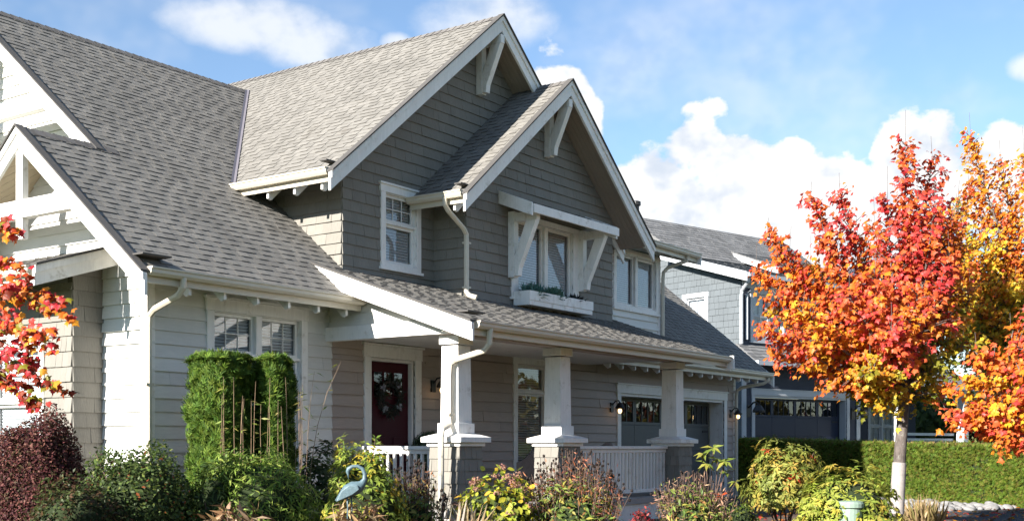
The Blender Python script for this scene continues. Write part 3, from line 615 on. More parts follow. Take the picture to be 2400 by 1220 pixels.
# garage door, sunk in its opening
def garage(parent, fr, rect, mat, trim, n=-0.34, rows=4, panes=4, off=0.15, light=0.42):
    s0, s1, t0, t1 = rect; m = MB()
    m.box(fr, s0 - off, s0, t0, t1, 0, .045); m.box(fr, s1, s1 + off, t0, t1, 0, .045); m.box(fr, s0 - off - .02, s1 + off + .02, t1 + .001, t1 + off + .03, 0, .05); m.box(fr, s0 - off - .05, s1 + off + .05, t1 + off + .031, t1 + off + .06, 0, .08)
    m.box(fr, s0 + .001, s0 + .03, t0, t1, n, 0); m.box(fr, s1 - .03, s1 - .001, t0, t1, n, 0); m.box(fr, s0 + .031, s1 - .031, t1 - .06, t1 - .001, n, 0); m.build('garage_door_trim', trim, parent)
    m = MB(); m.box(fr, s0 + .03, s1 - .03, t0, t1 - .06, n - .06, n - .05); g = m.build('garage_door', mat, parent)
    hh = (t1 - .08 - t0) / rows; ww = (s1 - s0 - .08) / panes
    for r_ in range(rows):
        for c in range(panes):
            a = s0 + .04 + c * ww; z = t0 + .01 + r_ * hh
            if r_ < rows - 1:
                m = MB(); m.box(fr, a + .003, a + ww - .003, z + .003, z + hh - .003, n - .049, n - .025); m.build('panel', mat, g, bevel=0.008)
            else:
                m = MB(); q = .07
                m.box(fr, a + .003, a + ww - .003, z + .003, z + q, n - .049, n - .02); m.box(fr, a + .003, a + ww - .003, z + hh - q, z + hh - .003, n - .049, n - .02); m.box(fr, a + .003, a + q, z + q + .001, z + hh - q - .001, n - .049, n - .02); m.box(fr, a + ww - q, a + ww - .003, z + q + .001, z + hh - q - .001, n - .049, n - .02)
                for i in range(1, 4): x = a + q + (ww - 2 * q) * i / 4; m.box(fr, x - .012, x + .012, z + q + .001, z + hh - q - .001, n - .047, n - .024)
                m.build('panel', mat, g)
                m = MB(); m.poly([fr(a + q, z + q, n - .040), fr(a + ww - q, z + q, n - .040), fr(a + ww - q, z + hh - q, n - .040), fr(a + q, z + hh - q, n - .040)]); m.build('pane', 'glass_dark', g)
    for x in (s0 + .12, s1 - .42): m = MB(); m.box(fr, x, x + .3, t1 - .80, t1 - .75, n - .024, n - .012); m.build('strap_hinge', 'black_metal', g)
    return g
garage(house, fF(YW), GAR, 'garage_panel', 'trim')
# awning over the upper window on two timber brackets, and its flower box
aw = FR((0, 11.42, 5.72), (1, 0, 0), (0, 1, 0.40)); m = MB(); m.prism(aw, [(16.95, 0), (19.79, 0), (19.79, .78), (16.95, .78)], -.05, 0.0); awn = m.build('awning_roof', 'roof_deck', house)
courses('shingle', awn, aw, [(16.95, 0), (19.79, 0), (19.79, .78), (16.95, .78)], [], .142, (.13, .34), 'shingle', .016, gap=.01, tv=.2, thin=.003)
m = MB(); m.box(fF(11.42), 16.93, 19.81, 5.58, 5.73, 0.0, 0.035); m.build('awning_fascia', 'trim', awn, bevel=.004)
for x in (16.93, 19.79):
    m = MB(); m.prism(FR((x - .02, 0, 0), (0, -1, 0), (0, 0, 1)), [(-12.10, 5.80), (-11.40, 5.52), (-11.40, 5.745), (-12.10, 6.025)], 0, 0.04); m.build('awning_side_board', 'trim', awn, bevel=.004)
m = MB(); m.prism(aw, [(16.98, .05), (19.76, .05), (19.76, .74), (16.98, .74)], -.09, -.055); m.build('awning_ceiling', 'trim', awn)
bracket(17.22, 12.12, 5.70, 0.56, 1.15, .13); bracket(19.52, 12.12, 5.70, 0.56, 1.15, .13)
FB = (17.28, 19.42, 11.72, 12.07, 4.07, 4.32); m = MB(); x0, x1, y0, y1, a0, a1 = FB
m.wbox(x0, x1, y0, y0 + .03, a0 + .085, a1); m.wbox(x0, x1, y1 - .03, y1, a0, a1); m.wbox(x0, x0 + .03, y0 + .031, y1 - .031, a0, a1); m.wbox(x1 - .03, x1, y0 + .031, y1 - .031, a0, a1); m.wbox(x0 + .01, x1 - .02, y0 + .01, y0 + .029, a0, a0 + .083); m.wbox(x0 + .031, x1 - .031, y0 + .031, y1 - .031, a0 + .01, a0 + .04)
fb = m.build('flower_box', 'trim', house, bevel=.004); m = MB(); m.wbox(x0 + .032, x1 - .032, y0 + .032, y1 - .032, a0 + .041, a1 - .05); m.build('soil', 'mulch', fb)
# ------------------------------------------------------------ porch
m = MB(); m.wbox(13.25, 20.75, 10.2, 12.79, 0.60, 0.70); m.build('porch_floor', 'porch_deck', house)
m = MB(); m.wbox(13.30, 20.7, 10.24, 10.30, 0.26, 0.598); m.wbox(13.30, 13.36, 10.31, 12.79, 0.2, 0.598); m.wbox(20.64, 20.7, 10.31, 12.79, 0.2, 0.598); m.build('porch_skirt', 'trim', house)
for k in range(2): m = MB(); m.wbox(14.05, 15.75, 9.86 - .3 * k, 10.19 - .3 * k, 0.2, 0.56 - .16 * k); m.build('porch_step', 'concrete', house)
m = MB(); m.wbox(13.36, 20.9, 10.38, 10.62, 3.18, 3.44); m.build('porch_beam', 'siding_shaded', house, bevel=.005)
m = MB(); m.wbox(13.30, 13.42, 10.2, 12.79, 3.19, 3.40); m.build('porch_beam', 'trim', house, bevel=.005)
m = MB(); m.wbox(13.44, 20.9, 10.63, 12.79, 3.26, 3.29); m.build('porch_ceiling', 'trim', house)
m = MB(); m.prism(fF(9.90), [(13.14, 3.20), (21.25, 3.20), (21.25, 3.225), (13.14, 3.225)], -.5, -0.02); m.build('porch_soffit', 'gutter', house)
fi = fL(13.40); zr = lambda y: 3.31 + PP * (y - 9.87) - .09
infill = backing('porch_gable_infill', house, fi, [(-10.55, 3.41), (-12.79, 3.41), (-12.79, zr(12.79)), (-10.55, zr(10.55))], [], 'siding')
courses('board', infill, fi, [(-10.55, 3.41), (-12.79, 3.41), (-12.79, zr(12.79)), (-10.55, zr(10.55))], [], .178, None, 'siding', .02, lap=.02, tv=.04, t_ref=3.41, thin=.004)
def column(x, y=10.5):
    m = MB(); m.wbox(x - .25, x + .25, y - .25, y + .25, 0.2, 1.60); c = m.build('porch_column', 'shake_back', house)
    for fr, cv in ((fF(y - .255), wrect(x - .27, x + .27, .2, 1.60)), (fL(x - .255), wrect(-y - .27, -y + .27, .2, 1.60))):
        courses('shake', c, fr, cv, [], .175, (.10, .22), 'shake', .024, lap=.02, gap=.005, tv=.07, t_ref=.2, thin=.006)
    m = MB(); m.wbox(x - .30, x + .30, y - .30, y + .30, 1.602, 1.655)
    for (h0, h1, z0, z1_) in ((.36, .36, 1.656, 1.73), ): m.prism(WORLD, [(x - h0, y - h0), (x + h0, y - h0), (x + h0, y + h0), (x - h0, y + h0)], z0, z1_)
    i = len(m.v)
    for h, z in ((.36, 1.7301), (.205, 1.78)): m.v += [(x - h, y - h, z), (x + h, y - h, z), (x + h, y + h, z), (x - h, y + h, z)]
    for k in range(4): m.f.append((i + k, i + (k + 1) % 4, i + 4 + (k + 1) % 4, i + 4 + k)); m.tone.append(1)
    m.f.append((i + 4, i + 5, i + 6, i + 7)); m.tone.append(1)
    m.build('pier_cap', 'trim', c, bevel=.006)
    m = MB(); m.wbox(x - .19, x + .19, y - .19, y + .19, 1.78, 1.93); m.build('shaft_base', 'trim', c, bevel=.006)
    m = MB(); i = 0
    for h, z in ((.160, 1.931), (.148, 3.03)): m.v += [(x - h, y - h, z), (x + h, y - h, z), (x + h, y + h, z), (x - h, y + h, z)]
    for k in range(4): m.f.append((k, (k + 1) % 4, 4 + (k + 1) % 4, 4 + k)); m.tone.append(1)
    m.build('shaft', 'trim', c, bevel=.006)
    m = MB(); m.wbox(x - .175, x + .175, y - .175, y + .175, 3.05, 3.178); m.build('capital', 'trim', c, bevel=.006)
for x in (13.60, 16.28, 20.28): column(x)
def railing(fr, s0, s1, n=0.0):
    m = MB(); m.box(fr, s0, s1, 1.555, 1.605, n - .06, n + .06); m.box(fr, s0, s1, 1.49, 1.553, n - .025, n + .025); m.box(fr, s0, s1, 0.77, 0.83, n - .03, n + .03); o = m.build('porch_railing', 'trim', house, bevel=.005)
    k = int((s1 - s0) / 0.125)
    for i in range(k): x = s0 + (i + .5) * (s1 - s0) / k; m = MB(); m.box(fr, x - .02, x + .02, .831, 1.489, n - .02, n + .02); m.build('baluster', 'trim', o)
railing(fF(10.5), 16.58, 19.98); railing(fL(13.6), -12.76, -10.80)
m = MB(); m.box(fF(YW), 16.05, 16.13, 0.95, 1.07, .02, .032); m.build('outlet_cover', 'outlet', house)
# wall lanterns
def lantern(parent, fr, s, t, lit=True, sc=1.0):
    m = MB(); m.box(fr, s - .055 * sc, s + .055 * sc, t - .10 * sc, t + .10 * sc, .02, .05); m.tube([fr(s, t + .05 * sc, .05), fr(s, t + .13 * sc, .12 * sc), fr(s, t + .14 * sc, .19 * sc), fr(s, t + .10 * sc, .23 * sc)], .014 * sc, 6); o = m.build('wall_lantern', 'black_metal', parent)
    c = fr(s, t, .23 * sc); m = MB(); m.lathe(c, [(.02 * sc, .10 * sc), (.05 * sc, .08 * sc), (.10 * sc, .0), (.095 * sc, -.03 * sc), (.03 * sc, -.01)][::-1], 12); m.build('lamp_shade', 'black_metal', o, smooth=False)
    if lit: m = MB(); m.lathe(c, [(.012, -.13 * sc), (.035 * sc, -.11 * sc), (.042 * sc, -.07 * sc), (.03 * sc, -.035 * sc)], 10); m.build('bulb', 'bulb', o, smooth=True)
lantern(house, fF(YW), 15.90, 2.62); lantern(house, fF(YW), 21.90, 2.42); lantern(house, fF(YW), 27.82, 2.42)
m = MB(); m.lathe((23.3, 12.97, 6.1), [(.075, 0), (.075, .80), (.11, .82), (.11, .90), (.06, .92)], 12); m.build('vent_pipe', 'black_metal', house, smooth=False)
# kick-out shingles at the gutter ends
for (x, y, z, dx, dy) in ((12.99, 12.42, z1(12.99) + .09, .11, .07), (15.33, 11.72, z2(15.33) + .09, .11, .07), (9.62, 12.2, 3.95, .22, .12), (13.25, 9.97, 3.44, .2, .1)):
    m = MB(); m.wbox(x - dx, x + dx, y - dy, y + dy, z, z + .02); m.build('gutter_guard', 'roof_deck', house)
flush('shingle', 'roof_shingle', 'roof_shingles', 300); flush('shake', 'wall_shingle', 'wall_shingles', 300); flush('board', 'siding_board', 'siding_boards', 300)

# ------------------------------------------------------------ the neighbour's house, turned 15 degrees from ours
NA = R(50.5); N0 = at(1737, 37.0, 0.72)
NX = FW * math.cos(NA) + RT * math.sin(NA); NY = FW * math.sin(NA) - RT * math.cos(NA)
nh = empty('neighbour_house', N0, 'navy blue fronted house with pale grey side and white trim beyond the hedge', 'house')
nF = lambda y: FR(N0 + NY * y - Vector((0, 0, N0.z)), NX, (0, 0, 1)); nL = lambda x: FR(N0 + NX * x - Vector((0, 0, N0.z)), -NY, (0, 0, 1))
def nclad(name, fr, conv, holes, mat, exp=0.19, wid=None, thick=.022, kind='nboard'):
    p = backing(name, nh, fr, conv, holes, mat); courses(kind, p, fr, conv, holes, exp, wid, mat, thick, lap=.02, tv=.06, t_ref=.72, thin=.004, gap=.006)
NG = (0.62, 5.45, 0.72, 3.20); NW1 = (0.55, 2.05, 4.95, 6.35); NW2 = (3.4, 4.9, 4.95, 6.35); NWS = (-2.25, -1.45, 5.05, 6.35); NW3 = (9.2, 10.75, 1.4, 3.3)
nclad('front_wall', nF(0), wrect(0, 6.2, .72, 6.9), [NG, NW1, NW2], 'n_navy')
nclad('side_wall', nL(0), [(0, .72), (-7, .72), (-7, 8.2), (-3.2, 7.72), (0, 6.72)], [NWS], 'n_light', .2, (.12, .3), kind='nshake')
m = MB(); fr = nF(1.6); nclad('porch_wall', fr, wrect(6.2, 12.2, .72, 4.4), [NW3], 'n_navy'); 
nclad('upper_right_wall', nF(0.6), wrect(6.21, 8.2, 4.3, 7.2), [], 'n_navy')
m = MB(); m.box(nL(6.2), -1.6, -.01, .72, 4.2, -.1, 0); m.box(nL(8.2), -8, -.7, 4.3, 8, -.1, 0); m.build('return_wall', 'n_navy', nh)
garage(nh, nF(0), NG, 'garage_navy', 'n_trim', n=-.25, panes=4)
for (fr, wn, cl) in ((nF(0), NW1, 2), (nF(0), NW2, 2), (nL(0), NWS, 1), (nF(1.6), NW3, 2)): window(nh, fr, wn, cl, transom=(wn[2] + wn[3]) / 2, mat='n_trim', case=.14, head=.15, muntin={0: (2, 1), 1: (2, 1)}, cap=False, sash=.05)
def nroof(name, fr, pts, thick=.12):
    m = MB(); m.prism(fr, pts, -thick, 0); o = m.build(name, 'n_roof', nh); courses('nshingle', o, fr, pts, [], .19, (.2, .45), 'n_roof', .02, gap=.012, tv=.22, thin=.003); return o
Z3 = lambda y, z: N0 + NY * y + Vector((0, 0, z - N0.z))
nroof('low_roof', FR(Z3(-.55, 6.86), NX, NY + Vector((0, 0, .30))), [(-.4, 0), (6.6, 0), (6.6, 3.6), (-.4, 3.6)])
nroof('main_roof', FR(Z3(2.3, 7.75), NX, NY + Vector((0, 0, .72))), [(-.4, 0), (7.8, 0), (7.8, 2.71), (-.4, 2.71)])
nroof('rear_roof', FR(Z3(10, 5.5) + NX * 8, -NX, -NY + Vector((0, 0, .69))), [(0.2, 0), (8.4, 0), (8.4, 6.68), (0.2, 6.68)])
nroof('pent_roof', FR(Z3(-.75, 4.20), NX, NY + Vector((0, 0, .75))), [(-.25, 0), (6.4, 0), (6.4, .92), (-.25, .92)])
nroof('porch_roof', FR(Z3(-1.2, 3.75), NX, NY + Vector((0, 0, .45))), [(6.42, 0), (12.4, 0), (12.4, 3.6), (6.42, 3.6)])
def nbar(name, fr, s0, s1, t0, t1, n0, n1, mat='n_trim'): m = MB(); m.box(fr, s0, s1, t0, t1, n0, n1); return m.build(name, mat, nh)
m = MB(); m.prism(nL(-.4), [(.6, 6.60), (-3.0, 7.68), (-3.0, 7.96), (.6, 6.88)], 0, .05); m.build('rake_board', 'n_trim', nh)
m = MB(); m.prism(nL(3.0), [(-.9, 7.28), (-2.8, 8.0), (-2.8, 8.2), (-.9, 7.48)], 0, .05); m.build('rake_board', 'n_trim', nh)
nroof('dormer_roof', FR(Z3(.9, 7.50), NX, NY + Vector((0, 0, .38))), [(3.05, 0), (7.4, 0), (7.4, 2.2), (3.05, 2.2)])
nbar('gutter', nF(-.56), -.4, 6.6, 6.74, 6.86, 0, .12); nbar('gutter', nF(-.76), -.25, 6.4, 4.06, 4.20, 0, .12); nbar('gutter', nF(-1.2), 6.42, 12.4, 3.6, 3.75, 0, .12)
nbar('frieze_board', nF(0), 0, 6.2, 6.5, 6.74, .03, .05)
m = MB(); m.tube([nF(-.5)(-.25, 6.75), nF(-.5)(-.25, 6.62), nF(-.1)(-.06, 6.4), nF(-.06)(-.06, 6.25), nF(-.06)(-.06, 4.75)], .055, 8); m.build('downspout', 'n_trim', nh)
m = MB(); m.tube([nF(-.5)(.3, 6.7), nF(-.4)(.3, 6.5), nF(-.06)(.2, 6.3), nF(-.06)(.2, 4.9)], .05, 8); m.build('downspout', 'n_trim', nh)
for s in (-.02, 5.98): nbar('corner_board', nF(0), s, s + .2, .72, 4.1, .03, .06)
for s in (6.9, ): nbar('porch_post', nF(-.9), s, s + .3, .72, 3.65, 0, .3)
nbar('porch_post', nF(-.9), 10.85, 11.15, .72, 3.65, 0, .3)
nbar('porch_deck', nF(-1.1), 6.3, 12.4, .5, .95, -2.6, 0, 'concrete')
m = MB(); fr = nF(-.75); m.box(fr, 7.2, 10.85, 1.98, 2.07, -.06, .06); m.box(fr, 7.2, 10.85, 1.80, 1.88, -.03, .03); m.box(fr, 7.2, 10.85, 1.02, 1.10, -.03, .03); rl = m.build('porch_railing', 'n_trim', nh)
for i in range(26): x = 7.28 + i * .14; m = MB(); m.box(fr, x - .022, x + .022, 1.101, 1.799, -.02, .02); m.build('baluster', 'n_trim', rl)
lantern(nh, nF(0), 0.30, 2.7, False, 1.9); lantern(nh, nF(0), 5.80, 2.7, False, 1.9)
flush('nboard', 'siding_board', 'siding_boards', 200); flush('nshake', 'wall_shingle', 'wall_shingles', 300); flush('nshingle', 'roof_shingle', 'roof_shingles', 0)
# ------------------------------------------------------------ leaves by the thousand
def tm_maple():
    o = [(0, 0), (.16, -.06), (.42, .02), (.34, .16), (.56, .34), (.30, .40), (.27, .54), (.13, .60), (0, .92), (-.13, .60), (-.27, .54), (-.30, .40), (-.56, .34), (-.34, .16), (-.42, .02), (-.16, -.06)]
    v = [(0, .30, .05)] + [(x, y, -.62 * (x * x) - .26 * y * y + .05 * math.sin(9 * x + 5 * y)) for x, y in o]; n = len(o)
    return np.array(v), np.array([(0, 1 + i, 1 + (i + 1) % n) for i in range(n)])
def tm_lance(wd=.16, fold=.06, curl=.12):
    v = [(0, 0, 0), (-wd, .42, fold), (0, .45, 0), (wd, .42, fold), (0, 1, -curl)]
    return np.array(v), np.array([(0, 2, 1), (0, 3, 2), (1, 2, 4), (2, 3, 4)])
def tm_oval(): 
    v = [(0, 0, 0), (-.3, .35, .04), (-.24, .72, .02), (0, 1, -.05), (.24, .72, .02), (.3, .35, .04), (0, .5, -.03)]
    return np.array(v), np.array([(6, i, (i + 1) % 6) for i in range(6)])
def tm_spray():
    v = []; f = []
    for k, (ang, ln) in enumerate(((-38, .75), (-12, 1.0), (14, .95), (40, .7))):
        a = R(ang); d = (math.sin(a), math.cos(a)); n = (d[1] * .07, -d[0] * .07); i = len(v)
        v += [(0, 0, 0), (d[0] * ln * .6 + n[0], d[1] * ln * .6 + n[1], .06 * (k % 2)), (d[0] * ln * .6 - n[0], d[1] * ln * .6 - n[1], .05), (d[0] * ln, d[1] * ln, -.06)]
        f += [(i, i + 1, i + 2), (i + 2, i + 1, i + 3)]
    return np.array(v), np.array(f)
def tm_blade():
    v = [(-.03, 0, 0), (.03, 0, 0), (.028, .5, .05), (-.028, .5, .05), (0, 1, -.12)]
    return np.array(v), np.array([(0, 1, 2), (0, 2, 3), (3, 2, 4)])
def tm_petal(): return np.array([(0, 0, 0), (-.4, .5, .1), (0, 1, 0), (.4, .5, .1)]), np.array([(0, 3, 2), (0, 2, 1)])
TM = dict(maple=tm_maple(), lance=tm_lance(), lance2=tm_lance(.10, .03, .15), oval=tm_oval(), spray=tm_spray(), blade=tm_blade(), petal=tm_petal(), small=tm_lance(.28, .04, .05), box=tm_lance(.3, .02, .02))
def norm(a): return a / np.maximum(1e-9, np.linalg.norm(a, axis=1, keepdims=True))
def leaf_mesh(name, tmpl, pos, nrm, dirv, size, col, mat):
    V, F = TM[tmpl]; pos = np.asarray(pos, float); N = len(pos); z = norm(np.asarray(nrm, float)); y = np.asarray(dirv, float)
    y = norm(y - z * (y * z).sum(1, keepdims=True)); x = np.cross(y, z); size = np.broadcast_to(np.asarray(size, float), (N,))
    P = pos[:, None, :] + size[:, None, None] * (V[None, :, 0:1] * x[:, None, :] + V[None, :, 1:2] * y[:, None, :] + V[None, :, 2:3] * z[:, None, :])
    k = len(V); fi = (F[None] + (np.arange(N) * k)[:, None, None]).reshape(-1).astype(np.int32); nf = len(F) * N
    me = bpy.data.meshes.new(name); me.vertices.add(N * k); me.vertices.foreach_set('co', P.reshape(-1).astype(np.float32))
    me.loops.add(nf * 3); me.loops.foreach_set('vertex_index', fi); me.polygons.add(nf); me.polygons.foreach_set('loop_start', np.arange(0, nf * 3, 3, dtype=np.int32))
    ca = me.attributes.new('col', 'FLOAT_COLOR', 'POINT'); c4 = np.ones((N, k, 4), np.float32); c4[:, :, :3] = np.asarray(col)[:, None, :]; ca.data.foreach_set('color', c4.reshape(-1))
    me.materials.append(MATS[mat]); me.update(calc_edges=True); me.validate(); return me
def leaves(name, parent, tmpl, pos, nrm, dirv, size, col, mat='leaf', stuff=True):
    o = bpy.data.objects.new(name, leaf_mesh(name, tmpl, pos, nrm, dirv, size, col, mat)); link(o, parent)
    if stuff: o['kind'] = 'stuff'
    return o
def rv(n): return norm(rng.normal(size=(n, 3)))
def pal(n, cols, wts=None, jit=.18):
    c = np.array(cols)[rng.choice(len(cols), n, p=None if wts is None else np.array(wts) / sum(wts))]
    return c * (1 + jit * rng.uniform(-1, 1, (n, 1))) * (1 + .08 * rng.uniform(-1, 1, (n, 3)))
UP = np.array((0, 0, 1.0))
# ------------------------------------------------------------ maples
RED, CRIM, ORA, AMB, YEL, OLI, GRN = (.62, .075, .06), (.48, .032, .042), (.70, .19, .024), (.70, .31, .026), (.68, .49, .04), (.25, .23, .022), (.15, .20, .022)
def maple(name, label, base, fork, limbs, trunk_r, leaf=0.088, dens=1.0, wrap=None, bare=()):
    t = empty(name, base, label, 'tree', 'maples in autumn colour' if name == 'x' else None)
    base, fork = Vector(base), Vector(fork); mid = base.lerp(fork, .5) + Vector((.03, .02, 0))
    m = MB(); m.tube([base - Vector((0, 0, .1)), base + Vector((0, 0, .12)), mid, fork, fork + Vector((0.02, .03, .5))], [trunk_r * 1.5, trunk_r * 1.12, trunk_r, trunk_r * .85, trunk_r * .55], 12); tr = m.build('trunk', 'bark', t, smooth=True)
    if wrap:
        a, b = base.lerp(mid, wrap[0]), base.lerp(mid, wrap[1]); m = MB(); m.tube([a, a.lerp(b, .5), b], [trunk_r * 1.22, trunk_r * 1.17, trunk_r * 1.13], 14, cap=False); m.build('trunk_guard', 'trunk_wrap', t, smooth=True)
    P, Nn, D, S, C = [], [], [], [], []
    for (tip, f0, cols, wts, spread) in limbs:
        tip = Vector(tip); st = fork + Vector((0, 0, f0)); c1 = st.lerp(tip, .45) + (tip - st).cross(Vector((0, 0, 1))).normalized() * rnd.uniform(-.15, .15)
        hor = Vector((tip.x - st.x, tip.y - st.y, 0)); c1 += hor * .12 - Vector((0, 0, .10 * abs(tip.z - st.z)))
        n = 9; path = [st * (1 - k / n) ** 2 + c1 * 2 * (k / n) * (1 - k / n) + tip * (k / n) ** 2 for k in range(n + 1)]
        L = sum((path[i + 1] - path[i]).length for i in range(n)); r0 = trunk_r * .42
        m = MB(); m.tube(path + [tip + Vector((rnd.uniform(-.03, .03), rnd.uniform(-.03, .03), rnd.uniform(.15, .5)))], [r0 * (1 - .93 * k / n) for k in range(n + 1)] + [.003], 6)
        nt = int(21 * L * dens)
        for j in range(nt):
            f = .16 + .84 * (j + rnd.random()) / nt; k = min(n - 1, int(f * n)); p = path[k].lerp(path[k + 1], f * n - k); ax = (path[k + 1] - path[k]).normalized()
            ln = spread * (1.35 - .95 * f) * rnd.uniform(.35, 1.1) + .05; dv = Vector(rv(1)[0]); dv = (dv - ax * dv.dot(ax)).normalized() * .9 + ax * .45 + Vector((0, 0, .25)); dv.normalize(); q = p + dv * ln
            m.tube([p, p.lerp(q, .55) + Vector((0, 0, .02)), q], [.010, .006, .003], 4, cap=False)
            nl = int(rnd.uniform(9, 16) * dens); cc = pal(1, cols, wts, .1)[0]
            ff = rng.uniform(.15, 1.08, nl)[:, None]; pp = np.array(p) * (1 - ff) + np.array(q) * ff + rng.normal(size=(nl, 3)) * .055
            outw = np.array((q.x - fork.x, q.y - fork.y, 0)); outw /= (np.linalg.norm(outw) + 1e-6)
            P.append(pp); Nn.append(UP * .55 + outw * .45 + np.array(sdir) * .55 + rng.normal(size=(nl, 3)) * .55); D.append(outw * .8 - UP * .75 + rng.normal(size=(nl, 3)) * .55)
            S.append(leaf * rng.uniform(.5, 1.25, nl)); cl = pal(nl, cols, wts); C.append(cl * .45 + cc * .55 * (1 + .15 * rng.uniform(-1, 1, (nl, 1))))
        m.build('limb', 'bark', t, smooth=True)
    leaves('crown', t, 'maple', np.vstack(P), np.vstack(Nn), np.vstack(D), np.hstack(S), np.vstack(C), 'leaf_maple')
    return t
D1 = 17.5
T = lambda u, v, dd, f0, cols, w, sp=.46: (at(u, D1 + dd, v=v), f0, cols, w, sp)
RR, RO, OY, YO, GO = ([RED, CRIM, ORA], [5, 1.5, 3]), ([RED, ORA, AMB], [4, 5, 2]), ([ORA, AMB, YEL, RED], [3, 3, 2, 2]), ([YEL, AMB, OLI, ORA], [3, 2, 2, 1]), ([OLI, YEL, GRN], [4, 2, 2])
limbs1 = [T(2122, 335, 0, .45, *RR, .34), T(2185, 372, .2, .5, *RR, .50), T(2190, 480, -.3, .4, *RR, .5), T(2080, 470, -.3, .4, *RR, .42), T(1968, 450, .2, .35, *RR, .36), T(1900, 465, -.2, .3, *RR, .30), T(1798, 545, .1, .15, *RO, .34), T(1772, 640, .4, .05, *RO, .42),
          T(1785, 770, -.3, -.05, *RO, .46), T(1815, 825, .3, -.1, *RO, .42), T(1900, 830, -.6, -.1, *OY, .46), T(1985, 880, .4, -.1, *GO, .42), T(2050, 640, -.9, .2, *RO), T(2150, 570, .8, .3, *OY), T(2225, 600, -.4, .3, *RR),
          T(2240, 720, .3, .15, *GO), T(2200, 850, -.5, .0, *GO), T(1900, 620, .6, .2, *OY), T(1990, 690, -1.1, .1, *RO, .5), T(2090, 770, -1.2, .1, *RR, .5), T(1880, 730, -.8, 0, *OY), T(2010, 560, .5, .3, *OY), T(2150, 690, -1.1, .2, *RO, .5), T(2040, 860, -.9, -.15, *YO, .4), T(1960, 760, .9, .1, *YO), T(2120, 880, .8, -.1, *GO, .45), T(2005, 925, .2, -.2, *GO, .36), T(2060, 945, -.3, -.2, *YO, .34), T(2185, 930, .3, -.2, *GO, .4), T(2230, 920, -.5, -.15, *OY, .4), T(2160, 800, 1.1, .05, *GO, .5), T(1850, 690, .2, .05, *RO, .45), T(1930, 560, -.3, .25, *RO, .42), T(1850, 600, .2, .15, *RO, .42), T(2050, 530, .2, .4, *RO, .4), T(2150, 470, -.2, .45, *RR, .42), T(2230, 530, .3, .4, *RO, .42), T(1820, 720, .6, 0, *OY, .45), T(2215, 640, .6, .3, *OY, .45), T(2260, 800, .0, .05, *GO, .45), T(2255, 590, .3, .35, *OY, .42), T(2275, 700, .2, .2, *OY, .42), T(2245, 480, .4, .45, *RO, .36)]
maple('maple_tree', 'young maple with red and orange leaves and a pale wrapped trunk before the hedge', at(2098, D1), at(2122, D1, v=900), limbs1, .088, wrap=(.3, .97))
D2 = 20.5
T2 = lambda u, v, dd, f0, cols, w, sp=.5: (at(u, D2 + dd, v=v), f0, cols, w, sp)
OT = ([ORA, AMB, RED, YEL], [4, 3, 1, 1]); YT = ([YEL, AMB, OLI], [4, 2, 2])
limbs2 = [T2(2275, 318, 0, .6, *OT, .42), T2(2345, 385, .2, .6, *OT, .5), T2(2400, 365, -.2, .6, *OT), T2(2470, 330, 0, .6, *OT), T2(2240, 480, .3, .45, *YT, .45), T2(2300, 560, -.3, .4, *YT), T2(2360, 600, .3, .4, *YT), T2(2430, 500, 0, .5, *OT), T2(2230, 650, .1, .25, *YO), T2(2300, 700, .4, .2, *GO, .6), T2(2370, 720, -.4, .2, *GO, .6),
          T2(2205, 590, .5, .35, *YT), T2(2185, 690, .8, .2, *GO), T2(2255, 590, -.5, .35, *YT), T2(2250, 850, .6, .05, *GO), T2(2330, 880, .3, 0, *GO), T2(2300, 640, .6, .3, *YO), T2(2380, 660, -.6, .3, *YT), T2(2270, 760, -.6, .15, *GO), T2(2350, 500, .4, .5, *YT), T2(2270, 430, .3, .5, *OT, .4), T2(2205, 510, -.6, .5, *OT, .42), T2(2235, 690, -.8, .25, *YT), T2(2225, 620, -.9, .3, *OT), T2(2245, 800, -.9, .1, *OT), T2(2210, 760, -.7, .15, *YO), T2(2540, 450, 0, .5, *OT), T2(2600, 620, 0, .3, *OT), T2(2560, 760, 0, .1, *OT), T2(2310, 800, .5, .1, *YO, .55), T2(2420, 820, -.6, .1, *GO), T2(2220, 760, .5, .15, *GO)]
maple('maple_tree', 'taller maple turning gold and amber, growing behind the red leaved one', at(2475, D2), at(2455, D2, v=880), limbs2, .10, dens=1.0)
D3 = 16.0
T3 = lambda u, v, dd, f0, cols, w, sp=.42: (at(u, D3 + dd, v=v), f0, cols, w, sp)
limbs3 = [T3(2260, 900, 0, -.1, *OY), T3(2290, 830, .3, .0, *RO), T3(2330, 960, -.2, -.3, *OY), T3(2270, 960, .2, -.2, *OY, .36), T3(2390, 880, -.3, .0, *RO), T3(2370, 790, .2, .2, *RO), T3(2400, 1000, .1, -.4, *OY, .36), T3(2480, 780, 0, .2, *RO), T3(2620, 840, 0, .1, *OY), T3(2300, 1015, .1, -.5, *OY, .36), T3(2350, 1025, -.2, -.5, *RO, .36), T3(2400, 930, .2, -.3, *OY), T3(2240, 985, -.1, -.3, *RO, .3), T3(2330, 900, .2, -.1, *OY), T3(2420, 700, .3, .3, *RO)]
maple('maple_tree', 'small low maple with drooping orange and yellow branches over the hedge end', at(2540, D3), at(2525, D3, v=930), limbs3, .06, leaf=.095)
